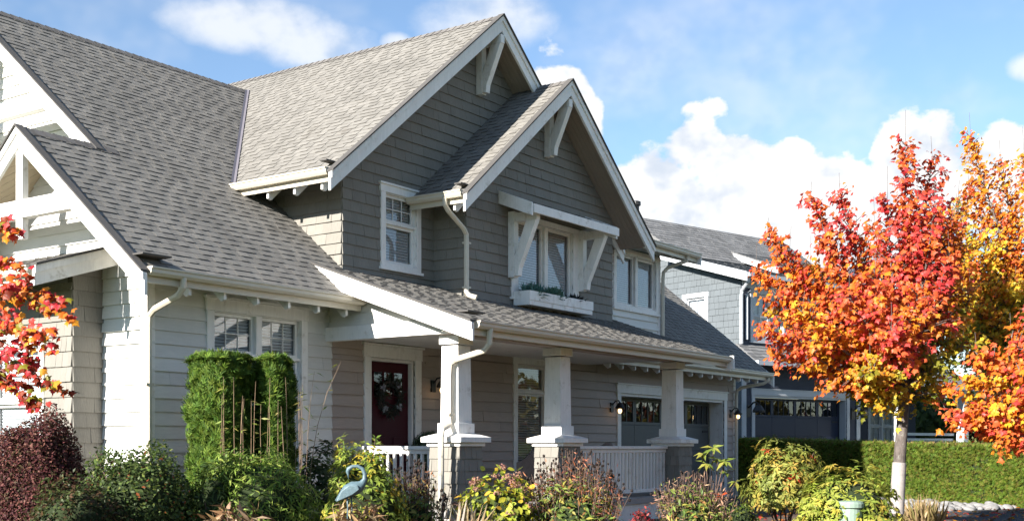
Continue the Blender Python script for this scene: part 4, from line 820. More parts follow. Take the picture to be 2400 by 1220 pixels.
# the maple at the left: its nearest branch, leaf by leaf
t = empty('maple_tree', at(-190, 11.6), 'maple with red and orange leaves, one low branch hanging before the shingled bay', 'tree')
b0 = at(-190, 11.6); m = MB(); m.tube([b0 - Vector((0, 0, .1)), b0 + Vector((0, 0, 1)), at(-180, 11.6, v=700), at(-170, 11.6, v=300)], [.12, .10, .085, .05], 12); m.build('trunk', 'bark', t, smooth=True)
VM = []
for c in (RED, CRIM, ORA, AMB, (.20, .03, .012), (.30, .05, .012), OLI, (.42, .05, .01)):
    VM.append(leaf_mesh('leaf', 'maple', [(0, 0, 0)], [(0, 0, 1)], [(0, 1, 0)], 1.0, [c], 'leaf_maple'))
limbsL = [(-175, 500, 40, 545, 26, .35), (-175, 560, 70, 640, 20, .30), (-180, 640, 168, 742, 34, .25), (-180, 650, 150, 700, 24, .25), (-180, 700, 120, 800, 44, .35), (-180, 720, 85, 850, 40, .35), (-180, 760, 130, 905, 34, .25), (-180, 780, 90, 950, 30, .25), (-175, 820, 40, 900, 30, .3), (-180, 900, 188, 920, 5, .1), (-180, 700, 20, 760, 40, .4), (-170, 620, 25, 690, 36, .35)]
for (u0, v0, u1, v1, n, sp) in limbsL:
    n = int(n * 2.1)
    a, b = at(u0, 11.6, v=v0), at(u1, 11.5 + rnd.uniform(-.3, .3), v=v1); c = a.lerp(b, .5) + Vector((0, 0, .12)); path = [a * (1 - k) ** 2 + c * 2 * k * (1 - k) + b * k * k for k in (0, .25, .5, .75, 1)]
    m = MB(); m.tube(path, [.022, .016, .011, .007, .003], 6); m.build('branch', 'twig', t, smooth=True)
    for i in range(n):
        k = .40 + .60 * math.sqrt(rnd.random()); p = a * (1 - k) ** 2 + c * 2 * k * (1 - k) + b * k * k + Vector(rv(1)[0]) * rnd.random() * sp * .42
        wt = [3, 3, 4, 3, 2, 2, 1, 3] if v1 < 850 else [2, 5, 2, 1, 4, 2, 2, 1]
        o = bpy.data.objects.new('leaf', rnd.choices(VM, wt)[0]); o.location = p
        z = (-FW * .5 + Vector((-.5, 0, .6)) + Vector(rv(1)[0]) * .6).normalized(); y = (Vector((0, 0, -.9)) + RT * rnd.uniform(-.5, .8) + Vector(rv(1)[0]) * .35); y = (y - z * y.dot(z)).normalized(); x = y.cross(z)
        sc_ = rnd.uniform(.06, .105); o.matrix_basis = Matrix.Translation(p) @ Matrix((x, y, z)).transposed().to_4x4() @ Matrix.Diagonal((sc_, sc_, sc_, 1)); COL.objects.link(o); o.parent = t; o.matrix_parent_inverse = Matrix.Translation(-WLOC[t.name])
# ------------------------------------------------------------ hedge, arborvitae
def lump(p, sc, seed=0.0): return np.sin(p[:, 0] * sc + seed) * np.sin(p[:, 1] * sc * 1.13 + 1.3 + seed) * .5 + np.sin(p[:, 2] * sc * 1.31 + p[:, 0] * sc * .7 + seed * 2) * .5
HG = [(.105, .17, .020), (.085, .145, .018), (.14, .185, .024), (.155, .15, .03)]
P1, P2 = at(1728, 33.2), at(2560, 23.8); hd = Vector((P2.x - P1.x, P2.y - P1.y, 0)); HL = hd.length; hd.normalize(); hn = Vector((hd.y, -hd.x, 0))
if hn.dot(-FW) < 0: hn = -hn
hedge = empty('clipped_hedge', P1, 'long clipped green boxy hedge between the two driveways', 'hedge'); HW = 1.0
ztop = lambda s: 1.80 + (1.54 - 1.80) * s
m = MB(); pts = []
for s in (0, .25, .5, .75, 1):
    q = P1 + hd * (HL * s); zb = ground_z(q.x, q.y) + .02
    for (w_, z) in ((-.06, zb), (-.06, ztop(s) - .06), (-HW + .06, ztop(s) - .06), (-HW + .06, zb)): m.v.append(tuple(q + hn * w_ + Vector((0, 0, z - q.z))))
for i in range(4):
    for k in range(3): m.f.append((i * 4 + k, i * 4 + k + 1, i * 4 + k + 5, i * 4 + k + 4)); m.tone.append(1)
m.f += [(0, 1, 2, 3), (19, 18, 17, 16)]; m.tone += [1, 1]; m.build('dark_core', 'core', hedge)
def hpts(n, face):
    s = rng.uniform(0, 1, n); w_ = rng.uniform(0, 1, n); q = np.array(P1)[None] + np.array(hd)[None] * (HL * s)[:, None]; zb = np.array([ground_z(a, b) for a, b in q[:, :2]]); zt = 1.80 - .26 * s
    if face == 'front': p = q.copy(); p[:, 2] = zb + (zt - zb) * w_; nn = np.array(hn)[None].repeat(n, 0); p += nn * (.035 * lump(p, 2.1) + .03 * lump(p, 6.3) + .025 * rng.normal(size=n))[:, None]
    elif face == 'top': p = q - np.array(hn)[None] * (HW * w_)[:, None]; p[:, 2] = zt + .02 * rng.normal(size=n) + .02 * lump(p, 2.3); nn = UP[None].repeat(n, 0)
    else: p = np.array(P1)[None] - np.array(hn)[None] * (HW * w_)[:, None] + rng.normal(size=(n, 3)) * .015; p[:, 2] = zb[0] * 0 + P1.z + (1.8 - P1.z) * s; nn = -np.array(hd)[None].repeat(n, 0)
    return p, nn
for face, n, cols in (('front', 30000, HG), ('top', 9000, HG[:2] + [(.26, .17, .07), (.22, .14, .055), (.19, .15, .05)]), ('end', 2500, HG)):
    p, nn = hpts(n, face); leaves('hedge_foliage', hedge, 'spray', p - nn * .03, nn * .6 + rng.normal(size=(n, 3)) * .55 + UP * .3, UP * .7 + nn * .55 + rng.normal(size=(n, 3)) * .45, rng.uniform(.06, .105, n), pal(n, cols, None, .25) * (1 + .12 * lump(p, 1.7))[:, None], 'leaf_thin')
p, nn = hpts(420, 'top'); leaves('stray_shoots', hedge, 'spray', p, rv(420), UP + rng.normal(size=(420, 3)) * .3, rng.uniform(.06, .13, 420), pal(420, HG), 'leaf_thin')
AV = [(.062, .118, .017), (.09, .155, .022), (.045, .09, .014), (.12, .175, .024)]
for (u, d, hw, tv, lab) in ((516, 15.3, .36, 836, 'broad flat topped arborvitae under the tall paired window'), (640, 15.6, .235, 840, 'slimmer flat topped arborvitae beside the broad one, under the window')):
    c = at(u, d); zt = EYE + d * (1045 - tv) / FPX; h = zt - c.z; av = empty('arborvitae', c, lab, 'shrub'); n = 16000 if hw > .35 else 10000
    zz = rng.uniform(0, 1, n) ** .9; th = rng.uniform(0, 2 * math.pi, n); top = rng.random(n) < .16
    rr = hw * (np.where(zz > .90, 1 - .35 * ((zz - .9) / .1) ** 2, 1) * (.72 + .28 * np.minimum(1, zz / .35)))
    cs, sn = np.cos(th), np.sin(th); sq = 1 / np.maximum(np.abs(cs), np.abs(sn)) ** .45
    rad = rr * sq * np.where(top, np.sqrt(rng.random(n)), rng.uniform(.80, 1.05, n)); p = np.stack([c.x + rad * cs, c.y + rad * sn, c.z + np.where(top, h * .985, zz * h)], 1)
    p[:, :2] += (.045 * lump(p, 6.0) + .03 * lump(p, 15.0))[:, None] * np.stack([cs, sn], 1); p[:, 2] += np.where(top, .05 * lump(p, 11.0), 0); nn = np.stack([cs, sn, np.where(top, 1.5, .1)], 1)
    leaves('foliage', av, 'spray', p, nn + rng.normal(size=(n, 3)) * .5, UP * .9 + nn * .45 + rng.normal(size=(n, 3)) * .3, rng.uniform(.07, .13, n), pal(n, AV, None, .22), 'leaf_thin')
    m = MB(); m.lathe(c, [(hw * .5, 0.05), (hw * .75, h * .4), (hw * .78, h * .9), (hw * .5, h * .96)], 14); m.build('dark_core', 'core', av, smooth=True)
    m = MB(); m.tube([c - Vector((0, 0, .05)), c + Vector((0, 0, h * .6))], [.05, .02], 8); m.build('stem', 'bark', av, smooth=True)
# bamboo-like canes
def canes(name, label, spec, leafy, mat='cane'):
    root = empty(name, at(spec[0][0], spec[0][1]), label, 'plant'); P = []
    for (u, d, tv, lean) in spec:
        a = at(u, d); b = at(u + lean, d, v=tv); m = MB(); k = 6; path = [a.lerp(b, i / k) + RT * (lean / FPX * d * 1.0 * ((i / k) ** 3 - i / k)) + Vector((rnd.uniform(-.006, .006), rnd.uniform(-.006, .006), 0)) for i in range(k + 1)]
        m.tube(path, [.0045, .0045, .004, .004, .0035, .003, .0015], 5); m.build('cane', mat, root, smooth=True)
        for i in range(leafy): f = rnd.uniform(.35, 1.0); j = min(k - 1, int(f * k)); P.append(np.array(path[j].lerp(path[j + 1], f * k - j)) + rng.normal(size=3) * .012)
    if P:
        n = len(P); leaves('leaves', root, 'lance2', P, UP + rng.normal(size=(n, 3)) * .6, np.array(RT)[None] * rng.choice([-1, 1], (n, 1)) + rng.normal(size=(n, 3)) * .4 - UP * .15, rng.uniform(.06, .13, n), pal(n, [(.22, .27, .06), (.32, .30, .08), (.13, .18, .04)]))
canes('cane_clump', 'clump of thin brown canes standing in front of the arborvitae', [(rnd.uniform(515, 705), 14.75 + rnd.uniform(-.15, .15), rnd.uniform(880, 985), rnd.uniform(-10, 10)) for _ in range(18)], 9)
canes('bamboo', 'two thin pale bamboo canes arching over the front wall siding', [(716, 15.0, 870, 20), (722, 15.0, 846, 78), (706, 15.0, 900, 4)], 16, 'cane')
# ------------------------------------------------------------ shrubs
def dome(c, rx, h, n, lo=.0, seed=0.0, shell=.75, depth=.9):
    """points on a lumpy dome: half width rx across the view, depth*rx along it"""
    th = rng.uniform(0, 2 * math.pi, n); cz = rng.uniform(lo, 1, n); sz = np.sqrt(1 - cz ** 2) ** .75; f = rng.uniform(shell, 1.02, n)
    dx, dy = np.cos(th) * sz, np.sin(th) * sz * depth; q = np.stack([dx * RT.x + dy * FW.x, dx * RT.y + dy * FW.y, cz], 1); f = f * (1 + .13 * lump(q * 3.2 + seed, 1.7, seed))
    p = np.stack([c.x + q[:, 0] * rx * f, c.y + q[:, 1] * rx * f, c.z + cz * h * f], 1); return p, norm(np.stack([q[:, 0], q[:, 1], cz * .8 + .15], 1))
def stems(root, c, tips, r=.012, mat='twig', name='stem'):
    for q in tips:
        q = Vector(q); m = MB(); s = Vector((c.x, c.y, c.z)) + Vector((rnd.uniform(-.08, .08), rnd.uniform(-.08, .08), -.03)); mid = s.lerp(q, .5) + Vector((0, 0, .08)); m.tube([s, mid, q], [r, r * .7, r * .35], 5); m.build(name, mat, root, smooth=True)
def shrub(name, label, u, d, hw, tv, tmpl, size, n, cols, wts=None, rosette=0, core='core', lo=.02, seed=0.0, shell=.70, cat='shrub', mat='leaf', corescale=.86, droop=.2, sbase=None, depth=.9):
    c = at(u, d); zt = EYE + d * (1045 - tv) / FPX; rx = hw / FPX * d; h = zt - c.z; root = empty(name, c, label, cat); z0 = 0 if sbase is None else sbase; cc = Vector((c.x, c.y, c.z + z0)); hh = h - z0
    p, nn = dome(cc, rx, hh, n, lo, seed, shell, depth)
    if rosette:
        k = rosette; P = np.repeat(p, k, 0); NN = np.repeat(nn, k, 0); M = len(P); a = rv(M); a = norm(a - NN * (a * NN).sum(1, keepdims=True)); Dv = a + NN * .35 - UP * droop; colr = np.repeat(pal(n, cols, wts, .12), k, 0) * (1 + .2 * rng.uniform(-1, 1, (M, 1)))
        leaves('leaves', root, tmpl, P + a * .012, NN + rng.normal(size=(M, 3)) * .25, Dv, size * rng.uniform(.7, 1.15, M), colr, mat)
    else: leaves('leaves', root, tmpl, p, nn + rng.normal(size=(n, 3)) * .6, nn * .5 + rng.normal(size=(n, 3)) * .7 - UP * droop, size * rng.uniform(.6, 1.2, n), pal(n, cols, wts), mat)
    if core: m = MB(); q = corescale; m.lathe(cc, [(rx * .55 * q, .03), (rx * .85 * q, hh * .35 * q), (rx * .75 * q, hh * .7 * q), (rx * .35 * q, hh * .95 * q)], 14); m.build('dark_core', core, root, smooth=True)
    stems(root, c, p[rng.choice(len(p), 9)], .014); return root, c, rx, h
BARB = [(.095, .032, .034), (.14, .048, .045), (.065, .022, .026), (.19, .085, .065), (.06, .045, .022)]
r_, c, rx, h = shrub('barberry_bush', 'rounded dark red barberry bush in front of the shingled bay', 92, 13.9, 116, 970, 'small', .042, 30000, BARB, None, 0, 'core_red', .02, 1.0, .80, mat='leaf_thin', sbase=.30)
p, nn = dome(Vector((c.x, c.y, c.z + .15)), rx * .97, h - .12, 70, .3); stems(r_, c, p, .009, 'twig')
shrub('azalea_bush', 'dark green azalea bush with a few red leaves beside the corner downspout', 325, 14.0, 150, 1034, 'small', .055, 14000, [(.07, .11, .03), (.10, .15, .035), (.05, .08, .025), (.17, .21, .05), (.26, .08, .03)], [5, 4, 4, 2, .6], 0, 'core', .0, 2.0, .7)
shrub('azalea_bush', 'low dusky bush at the foot of the barberry, brown among green', 175, 13.2, 120, 1120, 'small', .055, 8000, [(.05, .07, .025), (.06, .06, .03), (.10, .06, .03), (.08, .11, .03)], None, 0, 'core', .0, 2.7, .7)
shrub('nandina_bush', 'bright green feathery leaved bush before the arborvitae', 610, 14.5, 150, 1046, 'lance2', .115, 9500, [(.16, .26, .04), (.24, .34, .06), (.12, .19, .035), (.31, .38, .08)], None, 0, 'core', .0, 3.0, .65, droop=.5)
shrub('nandina_bush', 'deep green feathery bush to the shady side of the bright one', 505, 14.2, 75, 1085, 'lance2', .11, 4500, [(.05, .09, .02), (.035, .065, .018), (.08, .12, .025)], None, 0, 'core', .0, 3.6, .65, droop=.5)
RH = [(.25, .31, .05), (.18, .25, .045), (.42, .40, .06), (.50, .38, .045), (.13, .19, .035)]
shrub('rhododendron', 'yellowing rhododendron behind the blue heron statue', 852, 14.1, 104, 1034, 'lance', .080, 900, RH, [4, 4, 3, 2, 3], 8, 'core', .0, 4.0, .8)
shrub('rhododendron', 'dark leaved rhododendron against the wall beside the front door', 748, 16.3, 52, 1032, 'lance', .10, 300, [(.045, .07, .025), (.06, .095, .03)], None, 8, None, .0, 4.4, .75)
shrub('rhododendron', 'upright rhododendron on bare stems in front of the garden hedge', 1838, 18.0, 100, 1032, 'lance', .10, 700, [(.26, .29, .06), (.33, .32, .07), (.18, .22, .045), (.42, .32, .07), (.45, .08, .03)], [4, 4, 3, 2, .25], 9, None, -.15, 5.0, .5, sbase=.50)
shrub('rhododendron', 'spreading yellow green rhododendron around the green utility pedestal', 1985, 14.75, 138, 1098, 'lance', .10, 800, [(.29, .34, .05), (.36, .37, .07), (.21, .27, .045), (.45, .36, .06)], [4, 4, 3, 1.5], 8, 'core', .0, 6.0, .75)
shrub('ground_shrub', 'low green mounded plant at the driveway edge', 1738, 17.5, 42, 1172, 'small', .06, 700, [(.09, .14, .025), (.13, .17, .03)], None, 0, 'core', .0, 6.5)
shrub('sedum_clump', 'low bright red leafy clump by the porch skirt', 1505, 17.6, 32, 1188, 'small', .05, 500, [(.36, .025, .035), (.28, .02, .02), (.40, .08, .06)], None, 0, 'core_red', .0, 6.8)
# hydrangea with fading flower heads
r_, c, rx, h = shrub('hydrangea', 'yellowing hydrangea with faded pink flower heads before the porch steps', 1160, 15.6, 108, 1112, 'oval', .105, 1100, [(.42, .45, .05), (.50, .46, .045), (.28, .35, .05), (.55, .36, .045), (.19, .25, .045)], [4, 3, 3, 1.2, 2], 0, 'core', .0, 7.0, .7, droop=.35)
p, nn = dome(c, rx, h * 1.06, 34, .25, 7.0, .95)
for q, nq in zip(p, nn):
    k = 46; pp = q + rv(k) * .055 * np.array((1, 1, .7)); leaves('flower_head', r_, 'petal', pp, pp - q + rng.normal(size=(k, 3)) * .01, rv(k), rng.uniform(.018, .030, k), pal(k, [(.34, .17, .13), (.42, .26, .18), (.28, .12, .10)]), 'leaf_thin', stuff=False)
# dried perennials: stems, brown leaves, dark seed heads
def seedheads(label, u, d, hw, tv, n, heads, cols, wts, seed, green=1700):
    c = at(u, d); zt = EYE + d * (1045 - tv) / FPX; rx = hw / FPX * d; h = zt - c.z; root = empty('coneflower_clump', c, label, 'plant'); m = MB(); hm = MB(); P = []; Q = []
    for i in range(n):
        a = rng.uniform(-1, 1, 2); s = Vector((c.x, c.y, c.z)) + RT * (a[0] * rx * .75) + FW * (a[1] * rx * .6); top = s + RT * (a[0] * rx * .30 + rnd.gauss(0, .05)) + FW * rnd.gauss(0, .06); hh = h * (1 - .35 * abs(a[0]) ** 1.5) * rnd.uniform(.70, 1.0); top.z = c.z + hh
        m.tube([s, s.lerp(top, .5) + Vector((rnd.gauss(0, .015), rnd.gauss(0, .015), 0)), top], [.005, .004, .003], 4, cap=False)
        for k in range(int(rnd.uniform(7, 13))): f = rnd.uniform(.3, .96); P.append(np.array(s.lerp(top, f)) + rng.normal(size=3) * .035)
        if i < heads:
            rr = rnd.uniform(.013, .021); hm.lathe(top, [(rr * .4, -rr), (rr, -rr * .2), (rr * .9, rr * .6), (rr * .3, rr * 1.2)], 7)
            if rnd.random() < .6: q = top + Vector((rnd.gauss(0, .06), rnd.gauss(0, .06), -rnd.uniform(.03, .14))); hm.lathe(q, [(rr * .4, -rr), (rr, -rr * .2), (rr * .9, rr * .6), (rr * .3, rr * 1.2)], 7); m.tube([top.lerp(s, .2), q], [.003, .002], 4, cap=False)
    tag(m.build('stems', 'twig', root), kind='stuff'); tag(hm.build('seed_heads', 'seed', root, smooth=True), kind='stuff')
    k = len(P); leaves('dry_leaves', root, 'lance2', P, rv(k), UP * .5 + rng.normal(size=(k, 3)), rng.uniform(.04, .10, k), pal(k, cols, wts), 'leaf_thin')
    p, nn = dome(c, rx * 1.02, h * .70, green, .05, seed, .5); leaves('leaves', root, 'lance', p, nn + rng.normal(size=(green, 3)) * .5, nn * .4 + rng.normal(size=(green, 3)) * .5 + UP * .2, rng.uniform(.06, .12, green), pal(green, [(.14, .21, .045), (.22, .26, .055), (.36, .31, .07), (.30, .15, .055)], [4, 3, 2, 1.4]))
    m = MB(); m.lathe(c, [(rx * .5, .02), (rx * .7, h * .2), (rx * .5, h * .42), (rx * .2, h * .5)], 12); m.build('dark_core', 'core', root, smooth=True)
BR = [(.32, .15, .07), (.40, .22, .12), (.22, .10, .06), (.34, .27, .10), (.18, .22, .06)]
seedheads('dried coneflowers with dark seed heads in front of the first porch pier', 968, 15.2, 80, 1072, 110, 75, BR, [4, 3, 3, 3, 3], 1.0)
seedheads('tall rust brown dried coneflowers against the middle porch pier', 1345, 15.9, 112, 1040, 190, 130, [(.40, .12, .05), (.46, .19, .11), (.28, .10, .07), (.44, .28, .14), (.20, .22, .06)], [5, 4, 3, 2, 2], 2.0, 2600)
seedheads('pinkish brown dried perennials below the last porch pier', 1622, 16.3, 85, 1088, 120, 40, [(.40, .22, .15), (.46, .30, .21), (.30, .16, .10), (.21, .25, .06)], [4, 3, 3, 3], 3.0, 2000)
# tall rhododendron shoots with big leaves, one by one
t = empty('rhododendron', at(1665, 16.4), 'gangly rhododendron shoots with large drooping leaves beside the garage', 'shrub')
LV = [leaf_mesh('leaf', 'lance', [(0, 0, 0)], [(0, 0, 1)], [(0, 1, 0)], 1.0, [c_], 'leaf') for c_ in ((.22, .27, .05), (.15, .21, .035), (.32, .31, .06), (.50, .07, .015))]
for (u, v, n) in ((1648, 1062, 12), (1672, 1048, 11), (1698, 1080, 10), (1700, 1105, 8), (1655, 1085, 8), (1682, 1075, 8), (1725, 1128, 8), (1690, 1160, 6)):
    tip = at(u, 16.4 + rnd.uniform(-.15, .15), v=v); stems(t, at(1665, 16.4), [tip], .012)
    for i in range(n):
        a = 2 * math.pi * i / n + rnd.random(); y = (RT * math.cos(a) + FW * math.sin(a) + Vector((0, 0, rnd.uniform(-.9, .5)))).normalized(); z = (Vector((0, 0, 1)) + Vector(rv(1)[0]) * .4 - FW * .5); z = (z - y * z.dot(y)).normalized(); x = y.cross(z); s_ = rnd.uniform(.12, .19)
        o = bpy.data.objects.new('leaf', rnd.choices(LV, [5, 4, 3, .7] if v != 1160 else [0, 0, 0, 1])[0]); o.matrix_basis = Matrix.Translation(tip) @ Matrix((x, y, z)).transposed().to_4x4() @ Matrix.Diagonal((s_, s_, s_, 1)); COL.objects.link(o); o.parent = t; o.matrix_parent_inverse = Matrix.Translation(-WLOC[t.name])
# withered iris and grass clumps
def blades(name, label, u, d, hw, tv, n, cols, size, wid='lance2', cat='plant'):
    c = at(u, d); rx = hw / FPX * d; root = empty(name, c, label, cat); a = rng.uniform(-1, 1, (n, 2)); p = np.stack([c.x + RT.x * a[:, 0] * rx + FW.x * a[:, 1] * .25, c.y + RT.y * a[:, 0] * rx + FW.y * a[:, 1] * .25, np.full(n, c.z)], 1)
    zt = EYE + d * (1045 - tv) / FPX - c.z; dv = UP + np.stack([rng.normal(size=n) * size, rng.normal(size=n) * size, np.zeros(n)], 1)
    leaves('blades', root, wid, p, rv(n) + np.array((-FW.x, -FW.y, .2)), dv, zt * rng.uniform(.75, 1.12, n), pal(n, cols), 'leaf_thin')
DRY = [(.32, .20, .10), (.42, .30, .18), (.22, .12, .06), (.14, .09, .05)]
shrub('withered_iris', 'withered tan iris leaves below the feathery bushes', 555, 13.3, 88, 1180, 'lance2', .22, 620, DRY, None, 0, None, .0, 9.0, .55, cat='plant', mat='leaf_thin', droop=.1)
shrub('withered_iris', 'withered tan iris leaves around the feet of the heron statue', 835, 13.3, 88, 1180, 'lance2', .22, 620, DRY, None, 0, None, .0, 9.5, .55, cat='plant', mat='leaf_thin', droop=.1)
blades('grass_clump', 'clump of dry straw grass beside the river rocks', 2165, 19.0, 34, 1160, 260, [(.30, .22, .10), (.22, .18, .07), (.38, .28, .15)], .22, 'blade')
blades('grass_clump', 'clump of dry grass between the hydrangea and the downspout', 1095, 14.6, 34, 1170, 90, [(.40, .34, .26), (.30, .22, .12)], .2, 'blade')
# ------------------------------------------------------------ statue, pedestal, pots, chairs, wreath
def p2(u, v, d=13.1): return at(u, d, v=v)
hr = empty('heron_statue', at(822, 13.1), 'blue grey metal heron statue bending its neck back, among dry leaves', 'statue')
m = MB(); m.tube([p2(786, 1172), p2(800, 1163), p2(815, 1150), p2(830, 1143), p2(843, 1138), p2(850, 1131), p2(855, 1121), p2(855, 1109), p2(849, 1097), p2(838, 1091), p2(826, 1092), p2(817, 1098), p2(815, 1104), p2(816, 1112), p2(817, 1122)],
                 [.008, .045, .078, .082, .062, .040, .027, .022, .020, .019, .021, .027, .022, .010, .002], 12); m.build('body', 'verdigris', hr, smooth=True)
for sd_ in (-1, 1):
    m = MB(); dd = 13.1 + sd_ * .075; pt = [(788, 1175), (800, 1150), (818, 1137), (838, 1136), (842, 1146), (826, 1158)]
    fr = FR(at(788, dd, v=1175), RT, (0, 0, 1)); m.prism(fr, [((u - 788) / FPX * 13.1, (1175 - v) / FPX * 13.1) for u, v in pt], -.012, .012); w_ = m.build('wing', 'verdigris', hr, bevel=.006)
    m = MB(); x = 818 + sd_ * 5; m.tube([at(x, dd - .04 * sd_, v=1160), at(x + 2, dd - .04 * sd_, v=1185), at(x - 1, dd - .04 * sd_)], [.011, .008, .008], 6); m.build('leg', 'verdigris', hr, smooth=True)
c = at(1993, 14.3); zt = EYE - 14.3 * 124 / FPX; m = MB(); hh = zt - c.z
m.lathe(c, [(.135, 0), (.135, hh - .10), (.14, hh - .095)], 20); ped = m.build('utility_pedestal', 'pedestal'); tag(ped, 'pale green round topped utility pedestal half hidden in the rhododendron', 'utility box')
m = MB(); m.lathe(c + Vector((0, 0, hh - .094)), [(.16, 0), (.16, .045), (.145, .07), (.09, .082)], 20); m.build('lid', 'pedestal', ped)
# potted boxwood by the door
c = Vector((15.10, 12.20, .70)); t = empty('potted_boxwood', c, 'round clipped boxwood in a pot beside the front door', 'potted plant')
m = MB(); m.lathe(c, [(.14, 0), (.19, .42), (.21, .43), (.21, .48), (.17, .485)], 16); m.build('pot', 'pot', t); q = rv(2600); leaves('foliage', t, 'box', np.array(c) + np.array((0, 0, .84)) + q * .30 * rng.uniform(.85, 1.03, (2600, 1)), q + rv(2600) * .6, q + rv(2600), rng.uniform(.025, .045, 2600), pal(2600, [(.10, .15, .09), (.14, .19, .12), (.07, .11, .06)])); m = MB(); m.lathe(c + Vector((0, 0, .48)), [(.05, 0), (.24, .2), (.24, .5), (.08, .63)], 14); m.build('dark_core', 'core', t, smooth=True)
# flower box plants
for (x, y, r0, lab, cols, n) in ((17.62, 11.90, .17, 'blue green tufted plant in the flower box near its lit end', [(.13, .26, .22), (.09, .19, .17)], 520), (18.25, 11.90, .17, 'blue green tufted plant in the middle of the flower box', [(.13, .26, .20), (.09, .19, .15)], 520), (19.0, 11.90, .13, 'low dark plant at the shaded end of the flower box', [(.03, .045, .045), (.02, .03, .03)], 300)):
    t = empty('box_plant', (x, y, 4.27), lab, 'plant'); p = np.stack([x + rng.normal(size=n) * r0 * .45, y + rng.normal(size=n) * .05, np.full(n, 4.27)], 1); leaves('foliage', t, 'lance2', p, rv(n), UP + rng.normal(size=(n, 3)) * .55, rng.uniform(.13, .27, n) * (r0 / .17), pal(n, cols))
# wreath on the door
t = empty('door_wreath', (14.86, 12.84, 2.42), 'leafy wreath with pale flowers hanging on the dark red front door', 'wreath'); n = 520; th = rng.uniform(0, 2 * math.pi, n); rr = rng.normal(.25, .045, n); p = np.stack([14.86 + rr * np.cos(th), np.full(n, 12.825) + rng.normal(size=n) * .012, 2.40 + rr * np.sin(th)], 1)
leaves('leaves', t, 'lance', p, np.array((0, -1, .2)) + rng.normal(size=(n, 3)) * .5, rng.normal(size=(n, 3)) * np.array((1, .3, 1)), rng.uniform(.06, .11, n), pal(n, [(.035, .045, .035), (.06, .07, .06), (.03, .03, .025)]))
m = MB(); m.tube([(14.86 + .25 * math.cos(a), 12.832, 2.40 + .25 * math.sin(a)) for a in np.linspace(0, 6.283, 25)], .02, 6, cap=False); m.build('ring', 'twig', t)
for a in (.9, 2.5, 4.0, 5.6): q = np.array((14.86 + .25 * math.cos(a), 12.80, 2.40 + .25 * math.sin(a))); k = 14; leaves('flower', t, 'petal', q + rv(k) * .02, np.array((0, -1, 0)) + rv(k) * .5, rv(k) * np.array((1, .3, 1)), .06, pal(k, [(.40, .42, .46), (.30, .31, .34)]), 'leaf_thin', stuff=False)
# wicker chairs
def chair(loc, rz, lab, back=.95):
    root = empty('wicker_chair', loc, lab, 'chair'); ca, sa = math.cos(rz), math.sin(rz); X = Vector((ca, sa, 0)); Y = Vector((-sa, ca, 0)); L = Vector(loc); W = lambda x, y, z: L + X * x + Y * y + Vector((0, 0, z))
    m = MB(); k = 14                                       # wrap-round back and arms as one curved woven shell
    for lay in (0, 1):
        for i in range(k + 1):
            a = math.pi * i / k; r0 = .34 - .035 * lay; ht = .62 + (back - .62) * math.sin(a) ** 1.6
            for z in (.36, ht): m.v.append(tuple(W(r0 * math.cos(a) * 1.0, r0 * 1.0 * math.sin(a) * (1.05 if z < .5 else 1.22) - .02, z)))
    n_ = 2 * (k + 1)
    for i in range(k):
        a = 2 * i; m.f += [(a, a + 2, a + 3, a + 1), (n_ + a, n_ + a + 1, n_ + a + 3, n_ + a + 2), (a + 1, a + 3, n_ + a + 3, n_ + a + 1)]; m.tone += [1, 1, 1]
    m.build('back_and_arms', 'wicker', root, smooth=False)
    fr = FR(W(0, 0, 0), X, Y); m = MB(); m.prism(fr, [(-.32, -.36), (.32, -.36), (.33, 0), (.24, .24), (0, .33), (-.24, .24), (-.33, 0)], .26, .38); m.build('seat', 'wicker', root); m = MB(); m.prism(fr, [(-.28, -.35), (.28, -.35), (.28, .1), (.2, .22), (-.2, .22), (-.28, .1)], .382, .46); m.build('cushion', 'cushion', root, bevel=.02)
    for (x, y) in ((-.29, -.32), (.29, -.32), (-.22, .22), (.22, .22)): m = MB(); m.tube([W(x, y, 0), W(x, y, .27)], .022, 6); m.build('leg', 'wicker', root)
chair((16.95, 11.75, .70), R(215), 'curved grey wicker chair under the porch window', 1.0); chair((19.9, 12.0, .70), R(170), 'wicker chair behind the porch railing, only its dark back rising above', .98)
